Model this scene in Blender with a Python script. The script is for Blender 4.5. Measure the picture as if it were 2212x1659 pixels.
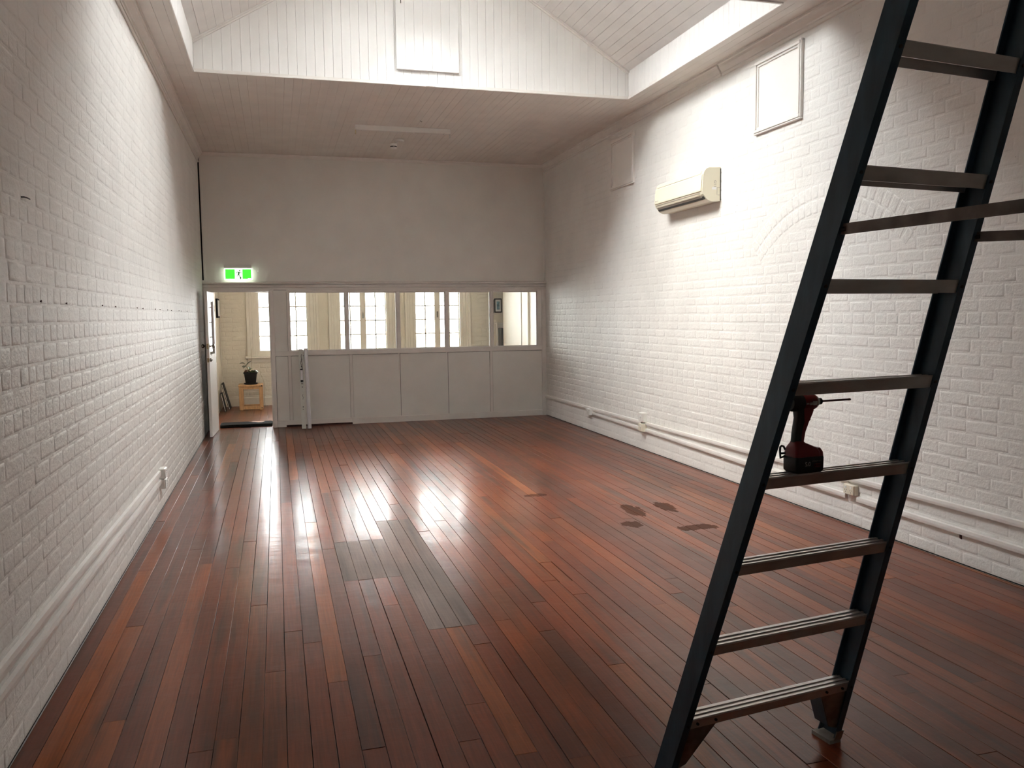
import bpy, bmesh, math, random
from mathutils import Vector, Matrix

# ------------------------------------------------------------------ scene
scene = bpy.context.scene
for o in list(bpy.data.objects):
    bpy.data.objects.remove(o, do_unlink=True)
col = scene.collection
random.seed(11)

# room: x to the right, y into the picture, z up (metres)
W, D, H = 5.25, 12.90, 4.043
YF = 16.30                      # window wall of the room behind the partition
WX0, WX1, WY0, WY1 = 0.33, 4.88, 5.82, 8.75      # opening of the roof lantern
EAVE, RIDGE = 4.335, 5.70
YB = -2.6                       # wall behind the camera

# ------------------------------------------------------------------ camera
cam_d = bpy.data.cameras.new('camera')
cam_d.sensor_fit = 'HORIZONTAL'
cam_d.sensor_width = 36.0
cam_d.lens = 1788.14 / 2212 * 36.0
cam_d.clip_start = 0.05
cam = bpy.data.objects.new('camera', cam_d)
col.objects.link(cam)
R3, U3, F3 = (Vector((0.961804, -0.273480, -0.011929)), Vector((0.034259, 0.077024, 0.996441)),
              Vector((0.271588, 0.958789, -0.083451)))
m = Matrix.Identity(4)
for i in range(3):
    m[i][0], m[i][1], m[i][2] = R3[i], U3[i], -F3[i]
m.translation = Vector((1.01297, 0.0, 1.65498))
cam.matrix_world = m
scene.camera = cam

# ------------------------------------------------------------------ world: bright overcast sky
SKY = 23.0
world = bpy.data.worlds.new('overcast_sky')
scene.world = world
world.use_nodes = True
wn = world.node_tree.nodes
wl = world.node_tree.links
wn.clear()
wo = wn.new('ShaderNodeOutputWorld')
wb = wn.new('ShaderNodeBackground')
wc = wn.new('ShaderNodeTexCoord')
ws = wn.new('ShaderNodeSeparateXYZ')
wr = wn.new('ShaderNodeMapRange')
wr.inputs['From Min'].default_value = 0.0
wr.inputs['From Max'].default_value = 1.0
wr.inputs['To Min'].default_value = 0.46
wr.inputs['To Max'].default_value = 1.0
wl.new(wc.outputs['Generated'], ws.inputs[0])
wl.new(ws.outputs['Z'], wr.inputs['Value'])
wm = wn.new('ShaderNodeMath')
wm.operation = 'MULTIPLY'
wm.inputs[1].default_value = SKY
wl.new(wr.outputs[0], wm.inputs[0])
wl.new(wm.outputs[0], wb.inputs['Strength'])
wb.inputs['Color'].default_value = (0.96, 0.98, 1.0, 1)
wl.new(wb.outputs[0], wo.inputs['Surface'])

# hazy sun: warm, very soft, from the left and high, seen through the skylights
sun_d = bpy.data.lights.new('hazy_sun', 'SUN')
sun_d.energy = 2.6
sun_d.angle = math.radians(34)
sun_d.color = (1.0, 0.90, 0.76)
sun = bpy.data.objects.new('hazy_sun', sun_d)
sun.rotation_euler = Vector((1.0, 0.22, -1.02)).to_track_quat('-Z', 'Y').to_euler()
sun.location = (-6, 6, 12)
col.objects.link(sun)

scene.view_settings.view_transform = 'Standard'
scene.view_settings.look = 'None'
scene.view_settings.exposure = 1.02
scene.view_settings.gamma = 1.0
scene.view_settings.use_curve_mapping = False
cy = scene.cycles
cy.max_bounces = 8
cy.diffuse_bounces = 4
cy.use_adaptive_sampling = True
cy.adaptive_threshold = 0.2
cy.adaptive_min_samples = 16
cy.glossy_bounces = 3
cy.transparent_max_bounces = 16
cy.caustics_reflective = True
cy.blur_glossy = 1.0
cy.caustics_refractive = False
cy.sample_clamp_indirect = 8.0
cy.use_denoising = True


def portal(name, loc, sx, sy, direction):
    l = bpy.data.lights.new(name, 'AREA')
    l.shape = 'RECTANGLE'
    l.size, l.size_y = sx, sy
    l.energy = 1.0
    l.cycles.is_portal = True
    o = bpy.data.objects.new(name, l)
    o.location = loc
    o.rotation_euler = Vector(direction).to_track_quat('-Z', 'Y').to_euler()
    col.objects.link(o)
    return o


# ------------------------------------------------------------------ materials
MATS = {}


def newmat(name):
    mt = bpy.data.materials.new(name)
    mt.use_nodes = True
    nt = mt.node_tree
    b = nt.nodes['Principled BSDF']
    MATS[name] = mt
    return mt, nt, b


def lin(c):
    return tuple((v / 12.92 if v <= 0.04045 else ((v + 0.055) / 1.055) ** 2.4) for v in c)


def simple(name, color, rough=0.5, metal=0.0, var=0.08, vscale=6.0, bump=0.0, bscale=80.0, spec=0.5, stretch=None, emit=0.0):
    """plain procedural material: noise-varied colour plus fine relief"""
    mt, nt, b = newmat(name)
    N, L = nt.nodes, nt.links
    g = N.new('ShaderNodeNewGeometry')
    src = g.outputs['Position']
    if stretch:
        mp = N.new('ShaderNodeMapping')
        mp.inputs['Scale'].default_value = stretch
        L.new(src, mp.inputs['Vector'])
        src = mp.outputs[0]
    n = N.new('ShaderNodeTexNoise')
    n.inputs['Scale'].default_value = vscale
    n.inputs['Detail'].default_value = 4
    L.new(src, n.inputs['Vector'])
    r = N.new('ShaderNodeMapRange')
    r.inputs['From Min'].default_value = 0.3
    r.inputs['From Max'].default_value = 0.7
    r.inputs['To Min'].default_value = 1 - var
    r.inputs['To Max'].default_value = 1 + var
    L.new(n.outputs['Fac'], r.inputs['Value'])
    mx = N.new('ShaderNodeVectorMath')
    mx.operation = 'SCALE'
    mx.inputs[0].default_value = color[:3]
    L.new(r.outputs[0], mx.inputs['Scale'])
    L.new(mx.outputs[0], b.inputs['Base Color'])
    b.inputs['Roughness'].default_value = rough
    b.inputs['Metallic'].default_value = metal
    b.inputs['Specular IOR Level'].default_value = spec
    if bump:
        n2 = N.new('ShaderNodeTexNoise')
        n2.inputs['Scale'].default_value = bscale
        n2.inputs['Detail'].default_value = 3
        L.new(src, n2.inputs['Vector'])
        bp = N.new('ShaderNodeBump')
        bp.inputs['Strength'].default_value = bump
        bp.inputs['Distance'].default_value = 0.004
        L.new(n2.outputs['Fac'], bp.inputs['Height'])
        L.new(bp.outputs[0], b.inputs['Normal'])
    if emit:
        b.inputs['Emission Color'].default_value = (*color[:3], 1)
        b.inputs['Emission Strength'].default_value = emit
    return mt


def painted_brick(name, color, spots=True):
    mt, nt, b = newmat(name)
    N, L = nt.nodes, nt.links
    g = N.new('ShaderNodeNewGeometry')
    P = g.outputs['Position']
    n1 = N.new('ShaderNodeTexNoise')
    n1.inputs['Scale'].default_value = 2.2
    n1.inputs['Detail'].default_value = 5
    L.new(P, n1.inputs['Vector'])
    r1 = N.new('ShaderNodeMapRange')
    r1.inputs['From Min'].default_value = 0.3
    r1.inputs['From Max'].default_value = 0.7
    r1.inputs['To Min'].default_value = 0.95
    r1.inputs['To Max'].default_value = 1.04
    L.new(n1.outputs['Fac'], r1.inputs['Value'])
    mx = N.new('ShaderNodeVectorMath')
    mx.operation = 'SCALE'
    mx.inputs[0].default_value = color
    L.new(r1.outputs[0], mx.inputs['Scale'])
    # small chips where the paint is missing
    n2 = N.new('ShaderNodeTexNoise')
    n2.inputs['Scale'].default_value = 34.0
    n2.inputs['Detail'].default_value = 3
    L.new(P, n2.inputs['Vector'])
    r2 = N.new('ShaderNodeMapRange')
    r2.inputs['From Min'].default_value = 0.765
    r2.inputs['From Max'].default_value = 0.80
    L.new(n2.outputs['Fac'], r2.inputs['Value'])
    mc = N.new('ShaderNodeMix')
    mc.data_type = 'RGBA'
    mc.inputs['B'].default_value = (0.13, 0.09, 0.06, 1)
    L.new(r2.outputs[0], mc.inputs['Factor'])
    L.new(mx.outputs[0], mc.inputs['A'])
    L.new(mc.outputs['Result'], b.inputs['Base Color'])
    b.inputs['Roughness'].default_value = 0.55
    b.inputs['Specular IOR Level'].default_value = 0.35
    # relief: brush lumps, sandy grain
    n3 = N.new('ShaderNodeTexNoise')
    n3.inputs['Scale'].default_value = 30.0
    n3.inputs['Detail'].default_value = 6
    n3.inputs['Roughness'].default_value = 0.62
    L.new(P, n3.inputs['Vector'])
    bp = N.new('ShaderNodeBump')
    bp.inputs['Strength'].default_value = 0.55
    bp.inputs['Distance'].default_value = 0.010
    L.new(n3.outputs['Fac'], bp.inputs['Height'])
    L.new(bp.outputs[0], b.inputs['Normal'])
    return mt


def floor_material():
    mt, nt, b = newmat('floor_varnish')
    N, L = nt.nodes, nt.links
    g = N.new('ShaderNodeNewGeometry')
    P = g.outputs['Position']
    oi = N.new('ShaderNodeObjectInfo')

    def noise(scale, vec, detail=4, rough=0.55, off=None):
        mp = N.new('ShaderNodeMapping')
        mp.inputs['Scale'].default_value = vec
        if off is not None:
            L.new(off, mp.inputs['Location'])
        L.new(P, mp.inputs['Vector'])
        n = N.new('ShaderNodeTexNoise')
        n.inputs['Scale'].default_value = scale
        n.inputs['Detail'].default_value = detail
        n.inputs['Roughness'].default_value = rough
        L.new(mp.outputs[0], n.inputs['Vector'])
        return n.outputs['Fac']

    def mrange(v, a, c, d, e):
        r = N.new('ShaderNodeMapRange')
        r.inputs['From Min'].default_value = a
        r.inputs['From Max'].default_value = c
        r.inputs['To Min'].default_value = d
        r.inputs['To Max'].default_value = e
        L.new(v, r.inputs['Value'])
        return r.outputs[0]

    def math_(op, a, c):
        k = N.new('ShaderNodeMath')
        k.operation = op
        for i, v in enumerate((a, c)):
            if isinstance(v, (int, float)):
                k.inputs[i].default_value = v
            else:
                L.new(v, k.inputs[i])
        return k.outputs[0]

    def mix(f, a, c):
        k = N.new('ShaderNodeMix')
        k.data_type = 'RGBA'
        L.new(f, k.inputs['Factor'])
        for nm, v in (('A', a), ('B', c)):
            if isinstance(v, tuple):
                k.inputs[nm].default_value = (*v, 1)
            else:
                L.new(v, k.inputs[nm])
        return k.outputs['Result']

    roff = math_('MULTIPLY', oi.outputs['Random'], 40.0)
    cmb = N.new('ShaderNodeCombineXYZ')
    L.new(roff, cmb.inputs['Y'])
    L.new(roff, cmb.inputs['X'])
    grain = noise(1.0, (95, 3.0, 1), 5, 0.6, cmb.outputs[0])
    k = N.new('ShaderNodeVectorMath')
    k.operation = 'SCALE'
    L.new(oi.outputs['Color'], k.inputs[0])
    L.new(mrange(grain, 0.28, 0.72, 0.74, 1.22), k.inputs['Scale'])
    c = k.outputs[0]
    # black water stains that run along the boards
    st = noise(1.0, (11, 0.55, 1), 4, 0.5, cmb.outputs[0])
    stm = mrange(st, 0.53, 0.72, 0.0, 0.68)
    c = mix(stm, c, (0.030, 0.022, 0.017))
    st2 = noise(1.0, (1.6, 0.9, 1), 2, 0.5)
    c = mix(mrange(st2, 0.50, 0.80, 0.0, 0.6), c, (0.036, 0.027, 0.020))
    # lost varnish: ragged dark patches with a shape of their own
    sx = N.new('ShaderNodeSeparateXYZ')
    L.new(P, sx.inputs[0])
    rag = noise(1.0, (16, 5.5, 1), 6, 0.68)
    peel = None
    for (px, py, rx, ry) in ((3.86, 6.32, 0.13, 0.36), (3.65, 5.90, 0.13, 0.16), (4.10, 5.66, 0.28, 0.13), (4.17, 6.35, 0.12, 0.30),
                             (3.25, 7.15, 0.16, 0.10)):
        dx = math_('DIVIDE', math_('SUBTRACT', sx.outputs['X'], px), rx)
        dy = math_('DIVIDE', math_('SUBTRACT', sx.outputs['Y'], py), ry)
        d = math_('ADD', math_('MULTIPLY', dx, dx), math_('MULTIPLY', dy, dy))
        v = mrange(d, 0.0, 1.0, 0.62, 0.0)
        peel = v if peel is None else math_('MAXIMUM', peel, v)
    pm = mrange(math_('ADD', peel, math_('MULTIPLY', rag, 0.9)), 0.83, 0.86, 0.0, 1.0)
    c = mix(math_('MULTIPLY', pm, 0.75), c, (0.062, 0.036, 0.026))
    L.new(c, b.inputs['Base Color'])
    rn = noise(1.0, (9, 4, 1), 2, 0.5)
    ro = mrange(rn, 0.3, 0.7, 0.15, 0.19)
    wear = noise(1.0, (0.55, 0.4, 1), 3, 0.5)
    ro = math_('ADD', ro, mrange(wear, 0.45, 0.65, 0.0, 0.10))
    ro = math_('ADD', ro, math_('MULTIPLY', pm, 0.30))
    # foot-worn area in front of the ladder, specular raised to add a glow
    dx = math_('DIVIDE', math_('SUBTRACT', sx.outputs['X'], 3.7), 1.7)
    dy = math_('DIVIDE', math_('SUBTRACT', sx.outputs['Y'], 4.8), 3.0)
    d = math_('ADD', math_('MULTIPLY', dx, dx), math_('MULTIPLY', dy, dy))
    ro = math_('ADD', ro, mrange(d, 0.2, 1.0, 0.12, 0.0))
    worn = mrange(d, 0.15, 0.9, 0.30, 0.0)
    # the patch of replaced boards never got varnish: their colour's alpha says so
    ro = math_('ADD', ro, math_('MULTIPLY', math_('SUBTRACT', 1.0, oi.outputs['Alpha']), 0.30))
    # satin timber under a glossier varnish film that is worn away in front of the ladder
    L.new(math_('MAXIMUM', math_('ADD', ro, 0.06), 0.28), b.inputs['Roughness'])
    L.new(mrange(rn, 0.3, 0.7, 0.12, 0.17), b.inputs['Coat Roughness'])
    cw = math_('MULTIPLY', math_('MULTIPLY', oi.outputs['Alpha'], mrange(pm, 0.0, 1.0, 1.0, 0.0)), mrange(worn, 0.0, 0.30, 0.27, 0.16))
    L.new(cw, b.inputs['Coat Weight'])
    L.new(math_('MULTIPLY', math_('ADD', worn, 0.11), mrange(pm, 0.0, 1.0, 1.0, 0.2)), b.inputs['Specular IOR Level'])  # worn mask lifts specular to put in the floor glow
    w1 = noise(1.0, (9, 22, 1), 3, 0.5)
    w2 = noise(1.0, (70, 70, 1), 2, 0.5)
    w3 = noise(1.0, (2.6, 3.2, 1), 2, 0.5)
    hgt = math_('ADD', math_('ADD', math_('MULTIPLY', w1, 0.34), math_('MULTIPLY', w2, 0.08)), math_('MULTIPLY', w3, 1.3))
    hgt = math_('SUBTRACT', hgt, math_('MULTIPLY', pm, 0.10))
    bp = N.new('ShaderNodeBump')
    bp.inputs['Strength'].default_value = 0.20
    bp.inputs['Distance'].default_value = 0.012
    L.new(hgt, bp.inputs['Height'])
    L.new(bp.outputs[0], b.inputs['Normal'])
    L.new(bp.outputs[0], b.inputs['Coat Normal'])
    return mt


def glass(name, tint=(1, 1, 1)):
    mt = bpy.data.materials.new(name)
    mt.use_nodes = True
    N, L = mt.node_tree.nodes, mt.node_tree.links
    N.clear()
    o = N.new('ShaderNodeOutputMaterial')
    f = N.new('ShaderNodeFresnel')
    f.inputs['IOR'].default_value = 1.45
    t = N.new('ShaderNodeBsdfTransparent')
    t.inputs['Color'].default_value = (*tint, 1)
    gl = N.new('ShaderNodeBsdfGlossy')
    gl.inputs['Roughness'].default_value = 0.02
    mx = N.new('ShaderNodeMixShader')
    L.new(f.outputs[0], mx.inputs['Fac'])
    L.new(t.outputs[0], mx.inputs[1])
    L.new(gl.outputs[0], mx.inputs[2])
    L.new(mx.outputs[0], o.inputs['Surface'])
    MATS[name] = mt
    return mt


WHITE = (0.86, 0.825, 0.775)
painted_brick('brick_paint', (0.845, 0.82, 0.775))
painted_brick('cream_brick_paint', (0.82, 0.745, 0.62))
floor_material()
simple('white_paint', WHITE, 0.45, var=0.03, vscale=3, bump=0.06, bscale=60)
simple('board_paint', (0.86, 0.835, 0.80), 0.42, var=0.035, vscale=5, bump=0.10, bscale=40, stretch=(1, 1, 0.6))
simple('ceiling_paint', (0.82, 0.775, 0.72), 0.5, var=0.04, vscale=4, bump=0.08, bscale=40)
simple('partition_paint', (0.85, 0.832, 0.775), 0.42, var=0.03, vscale=3, bump=0.04, bscale=50)
simple('trim_paint', (0.84, 0.80, 0.75), 0.36, var=0.03, vscale=8, bump=0.05, bscale=60)
simple('cream_paint', (0.83, 0.755, 0.63), 0.45, var=0.04, vscale=4, bump=0.05, bscale=50)
simple('cream_trim', (0.84, 0.77, 0.66), 0.38, var=0.04, vscale=6, bump=0.05, bscale=60)
simple('gap_dark', (0.012, 0.009, 0.007), 0.9, var=0.3)
simple('raw_red_timber', (0.06, 0.022, 0.016), 0.6, var=0.3, stretch=(3, 40, 3))
simple('ac_cream', (0.83, 0.78, 0.62), 0.35, var=0.015, vscale=2)
simple('ac_grey', (0.46, 0.42, 0.36), 0.4, var=0.05)
simple('ac_dark', (0.05, 0.045, 0.04), 0.5, var=0.1)
simple('label_white', (0.85, 0.85, 0.83), 0.5, var=0.02)
simple('print_grey', (0.34, 0.31, 0.27), 0.6, var=0.05)
simple('outlet_white', (0.80, 0.78, 0.73), 0.3, var=0.02)
simple('outlet_cream', (0.80, 0.74, 0.60), 0.3, var=0.02)
simple('fibreglass_navy', (0.030, 0.072, 0.115), 0.38, var=0.22, vscale=26, bump=0.12, bscale=120, stretch=(1, 1, 0.25))
simple('aluminium', (0.62, 0.585, 0.565), 0.34, metal=0.55, var=0.10, vscale=30, bump=0.06, bscale=150, stretch=(0.3, 1, 1))
simple('aluminium_worn', (0.30, 0.28, 0.26), 0.50, metal=0.8, var=0.3, vscale=14, bump=0.1, bscale=90)
simple('galvanised', (0.16, 0.13, 0.115), 0.5, metal=0.6, var=0.3, vscale=16)
simple('steel_dark', (0.05, 0.045, 0.045), 0.45, metal=0.8, var=0.2)
simple('foot_grey', (0.30, 0.28, 0.25), 0.7, var=0.2, vscale=20, bump=0.1)
simple('tool_red', (0.24, 0.012, 0.014), 0.38, var=0.08, vscale=20)
simple('tool_black', (0.012, 0.012, 0.012), 0.55, var=0.15, vscale=40, bump=0.1, bscale=250)
simple('tool_steel', (0.45, 0.43, 0.42), 0.35, metal=0.9, var=0.12, vscale=40)
simple('bit_steel', (0.24, 0.12, 0.11), 0.35, metal=0.9, var=0.1)
simple('print_white', (0.75, 0.74, 0.72), 0.5, var=0.05)
simple('brass', (0.42, 0.33, 0.18), 0.28, metal=1.0, var=0.1, vscale=30)
simple('knob_steel', (0.30, 0.27, 0.23), 0.25, metal=1.0, var=0.1, vscale=30)
simple('pine', (0.62, 0.36, 0.17), 0.5, var=0.16, vscale=3, stretch=(14, 14, 2.5), bump=0.06)
simple('pot_black', (0.010, 0.010, 0.011), 0.6, var=0.2, spec=0.3)
simple('soil', (0.04, 0.026, 0.018), 0.95, var=0.4, vscale=60, bump=0.5)
simple('leaf_green', (0.075, 0.125, 0.035), 0.4, var=0.3, vscale=20)
simple('leaf_dry', (0.16, 0.07, 0.035), 0.6, var=0.3, vscale=30)
simple('stem_tan', (0.42, 0.33, 0.20), 0.6, var=0.2)
simple('frame_black', (0.010, 0.009, 0.009), 0.6, var=0.2, spec=0.25)
simple('mount_white', (0.78, 0.76, 0.72), 0.6, var=0.03)
simple('print_blue', (0.22, 0.36, 0.42), 0.6, var=0.7, vscale=22)
simple('mat_black', (0.020, 0.018, 0.016), 0.95, var=0.3, vscale=60, bump=0.4, bscale=200, spec=0.1)
simple('worn_timber', (0.40, 0.17, 0.07), 0.6, var=0.35, vscale=18)
simple('tin_white', (0.80, 0.80, 0.74), 0.35, var=0.04)
simple('tin_cool', (0.80, 0.79, 0.80), 0.30, var=0.03)
simple('wire_dark', (0.03, 0.03, 0.03), 0.6, var=0.1)
simple('rust', (0.07, 0.02, 0.015), 0.8, var=0.4, vscale=60)
simple('speaker_grey', (0.06, 0.057, 0.055), 0.7, var=0.2, vscale=60)
simple('plastic_white', (0.80, 0.78, 0.74), 0.4, var=0.02)
simple('old_plastic', (0.70, 0.60, 0.38), 0.4, var=0.05)
simple('sign_green', (0.05, 0.62, 0.035), 0.5, var=0.02, emit=0.75)
simple('sign_white', (0.86, 1.0, 0.84), 0.5, var=0.0, emit=1.1)
simple('sign_pictogram', (0.03, 0.16, 0.03), 0.5, var=0.0, emit=0.2)
glass('window_glass', (0.97, 0.98, 0.97))
glass('skylight_glass', (0.96, 0.97, 0.97))


# ------------------------------------------------------------------ mesh helpers
class MB:
    def __init__(self, xf=None):
        self.v, self.f, self.xf = [], [], xf

    def add(self, vs, fs):
        n = len(self.v)
        self.v += [tuple(p) for p in vs]
        self.f += [tuple(i + n for i in f) for f in fs]
        return self

    def box(self, x0, x1, y0, y1, z0, z1, c=0.0):
        if c <= 0:
            vs = [(x, y, z) for x in (x0, x1) for y in (y0, y1) for z in (z0, z1)]
            fs = [(0, 1, 3, 2), (4, 6, 7, 5), (0, 4, 5, 1), (2, 3, 7, 6), (0, 2, 6, 4), (1, 5, 7, 3)]
            return self.add(vs, fs)
        lo, hi = (x0, y0, z0), (x1, y1, z1)
        vs, idx = [], {}
        for s in [(a, b_, d) for a in (0, 1) for b_ in (0, 1) for d in (0, 1)]:
            for ax in range(3):
                p = []
                for k in range(3):
                    e = hi[k] if s[k] else lo[k]
                    if k != ax:
                        e += (-c if s[k] else c)
                    p.append(e)
                idx[(s, ax)] = len(vs)
                vs.append(tuple(p))
        fs = []
        for ax in range(3):
            o1, o2 = (ax + 1) % 3, (ax + 2) % 3
            for sd in (0, 1):
                q = []
                for a, b_ in ((0, 0), (1, 0), (1, 1), (0, 1)):
                    s = [0, 0, 0]
                    s[ax], s[o1], s[o2] = sd, a, b_
                    q.append(idx[(tuple(s), ax)])
                fs.append(tuple(q if sd else q[::-1]))
        for ax in range(3):           # edges parallel to ax
            o1, o2 = (ax + 1) % 3, (ax + 2) % 3
            for a in (0, 1):
                for b_ in (0, 1):
                    s0, s1 = [0, 0, 0], [0, 0, 0]
                    s0[ax], s1[ax] = 0, 1
                    s0[o1] = s1[o1] = a
                    s0[o2] = s1[o2] = b_
                    s0, s1 = tuple(s0), tuple(s1)
                    q = (idx[(s0, o1)], idx[(s1, o1)], idx[(s1, o2)], idx[(s0, o2)])
                    fs.append(q if (a + b_) % 2 else q[::-1])
        for s in [(a, b_, d) for a in (0, 1) for b_ in (0, 1) for d in (0, 1)]:
            q = (idx[(s, 0)], idx[(s, 1)], idx[(s, 2)])
            fs.append(q if sum(s) % 2 else q[::-1])
        return self.add(vs, fs)

    def prism(self, poly, axis, a, b_):
        """poly: 2-D outline in the two other axes (cyclic order), extruded from a to b_ along axis"""
        n = len(poly)
        vs = []
        for t in (a, b_):
            for (p, q) in poly:
                if axis == 'x':
                    vs.append((t, p, q))
                elif axis == 'y':
                    vs.append((p, t, q))
                else:
                    vs.append((p, q, t))
        fs = [tuple(range(n))[::-1], tuple(range(n, 2 * n))]
        fs += [(i, (i + 1) % n, n + (i + 1) % n, n + i) for i in range(n)]
        return self.add(vs, fs)

    def tube(self, pts, r, n=8):
        """round tube along a list of points; r a number or one per point"""
        pts = [Vector(p) for p in pts]
        rs = r if isinstance(r, (list, tuple)) else [r] * len(pts)
        vs, fs = [], []
        up = None
        for i, p in enumerate(pts):
            d = (pts[min(i + 1, len(pts) - 1)] - pts[max(i - 1, 0)]).normalized()
            if up is None:
                up = Vector((0, 0, 1)) if abs(d.z) < 0.9 else Vector((1, 0, 0))
            s = d.cross(up).normalized()
            up = s.cross(d).normalized()
            for k in range(n):
                an = 2 * math.pi * k / n
                vs.append(p + rs[i] * (math.cos(an) * s + math.sin(an) * up))
        for i in range(len(pts) - 1):
            for k in range(n):
                a, b_ = i * n + k, i * n + (k + 1) % n
                fs.append((a, b_, b_ + n, a + n))
        fs.append(tuple(range(n))[::-1])
        fs.append(tuple(range((len(pts) - 1) * n, len(pts) * n)))
        return self.add(vs, fs)

    def loft(self, rings):
        n = len(rings[0])
        vs = [p for rg in rings for p in rg]
        fs = []
        for i in range(len(rings) - 1):
            for k in range(n):
                a, b_ = i * n + k, i * n + (k + 1) % n
                fs.append((a, b_, b_ + n, a + n))
        fs.append(tuple(range(n))[::-1])
        fs.append(tuple(range((len(rings) - 1) * n, len(rings) * n)))
        return self.add(vs, fs)

    def lathe(self, prof, cx, cy_, n=20):
        """profile [(radius, z)] turned about a vertical axis"""
        return self.loft([[(cx + r * math.cos(2 * math.pi * k / n), cy_ + r * math.sin(2 * math.pi * k / n), z)
                           for k in range(n)] for r, z in prof])

    def build(self, name, mat, parent=None, smooth=False, base=False):
        vs = [Vector(p) for p in self.v]
        if self.xf:
            vs = [self.xf(p) for p in vs]
        lo = Vector([min(p[i] for p in vs) for i in range(3)])
        hi = Vector([max(p[i] for p in vs) for i in range(3)])
        org = (lo + hi) / 2
        if parent is None:
            org.z = lo.z
        me = bpy.data.meshes.new(name)
        me.from_pydata([p - org for p in vs], [], self.f)
        me.update()
        bm = bmesh.new()
        bm.from_mesh(me)
        bmesh.ops.recalc_face_normals(bm, faces=bm.faces)
        bm.to_mesh(me)
        bm.free()
        if smooth:
            me.shade_smooth()
            me.set_sharp_from_angle(angle=0.7)
        me.materials.append(MATS[mat])
        o = bpy.data.objects.new(name, me)
        col.objects.link(o)
        if parent is not None:
            o.parent = parent
            o.location = org - wloc(parent)
        else:
            o.location = org
        return o


def wloc(o):
    v = Vector(o.location)
    while o.parent:
        o = o.parent
        v += Vector(o.location)
    return v


def tag(o, label=None, cat=None, group=None, kind=None):
    if label:
        o['label'] = label
    if cat:
        o['category'] = cat
    if group:
        o['group'] = group
    if kind:
        o['kind'] = kind
    return o


def thing(name, loc, label, cat, group=None, kind=None):
    o = bpy.data.objects.new(name, None)
    o.empty_display_size = 0.1
    o.location = loc
    col.objects.link(o)
    return tag(o, label, cat, group, kind)


def B(name, mat, parent, x0, x1, y0, y1, z0, z1, c=0.0):
    return MB().box(x0, x1, y0, y1, z0, z1, c).build(name, mat, parent)


# ------------------------------------------------------------------ portals at the real openings
SL = (RIDGE - EAVE) / ((WX1 - WX0) / 2)          # slope of the lantern roof
XC = (WX0 + WX1) / 2
GZ0, GZ1 = 4.93, 5.62
GZ0S = {-1: 4.93, 1: 5.20}                             # glazed strip (z range) on both slopes
GY0, GY1 = 6.00, 7.90


def slope_x(z, side):
    """x on the underside of the roof at height z; side -1 left, +1 right"""
    return XC + side * (RIDGE - z) / SL


for side in (-1, 1):
    GZ0 = GZ0S[side]
    xa, xb = slope_x(GZ0, side), slope_x(GZ1, side)
    ln = math.hypot(xa - xb, GZ1 - GZ0)
    nrm = Vector((side * SL, 0, 1)).normalized()
    p = portal('skylight_portal', Vector(((xa + xb) / 2, (GY0 + GY1) / 2, (GZ0 + GZ1) / 2)) + nrm * 0.13, 1, 1, -nrm)
    # local x along the slope, local y along the room
    zax = nrm
    yax = Vector((0, 1, 0))
    xax = yax.cross(zax)
    p.rotation_euler = Matrix((xax, yax, zax)).transposed().to_euler()
    p.data.size, p.data.size_y = ln, GY1 - GY0
WIN = [(1.14, 'leftmost'), (2.645, 'middle'), (4.115, 'rightmost')]
WZ0, WZ1 = 1.03, 2.68
for cx, _ in WIN:
    portal('window_portal', (cx, YF + 0.20, (WZ0 + WZ1) / 2), 0.92, WZ1 - WZ0, (0, -1, 0))

# ------------------------------------------------------------------ floor
floor = thing('floor', (W / 2, 6.5, -0.03), 'worn red-brown varnished timber floorboards running the length of the room', 'floor', kind='structure')
B('subfloor', 'gap_dark', floor, -0.05, 7.2, YB, YF + 0.1, -0.10, -0.026)
PAL = [(0.190, 0.045, 0.014), (0.172, 0.039, 0.013), (0.150, 0.035, 0.014), (0.222, 0.054, 0.015), (0.132, 0.034, 0.015),
       (0.196, 0.046, 0.014), (0.250, 0.066, 0.017), (0.178, 0.041, 0.014), (0.122, 0.033, 0.016), (0.160, 0.037, 0.013)]
PITCH = 0.0915
PATCHCOL = (0.150, 0.092, 0.072)


def floorboard(x0, x1, y0, y1, colr, alpha=1.0, dz=None, gap=0.0011):
    tilt = random.uniform(-0.0020, 0.0020)
    h = random.uniform(-0.0009, 0.0009) if dz is None else dz
    g0, g1 = gap * random.uniform(0.4, 1.9), gap * random.uniform(0.4, 1.9)
    a, b_ = x0 + g0, x1 - g1
    c = 0.0005
    mb = MB()
    za, zb = h - tilt * (b_ - a) / 2, h + tilt * (b_ - a) / 2
    e0, e1 = y0 + 0.0012, y1 - 0.0012
    ring = lambda y: [(a, y, -0.02), (b_, y, -0.02), (b_, y, zb - c), (b_ - c * 1.5, y, zb), (a + c * 1.5, y, za), (a, y, za - c)]
    mb.loft([ring(e0), ring(e1)])
    o = mb.build('floorboard', 'floor_varnish', floor)
    o.color = (*colr, alpha)
    return o


def pick(x, y):
    c = random.choice(PAL)
    j = random.uniform(0.86, 1.15)
    return tuple(v * j for v in c)


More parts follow.
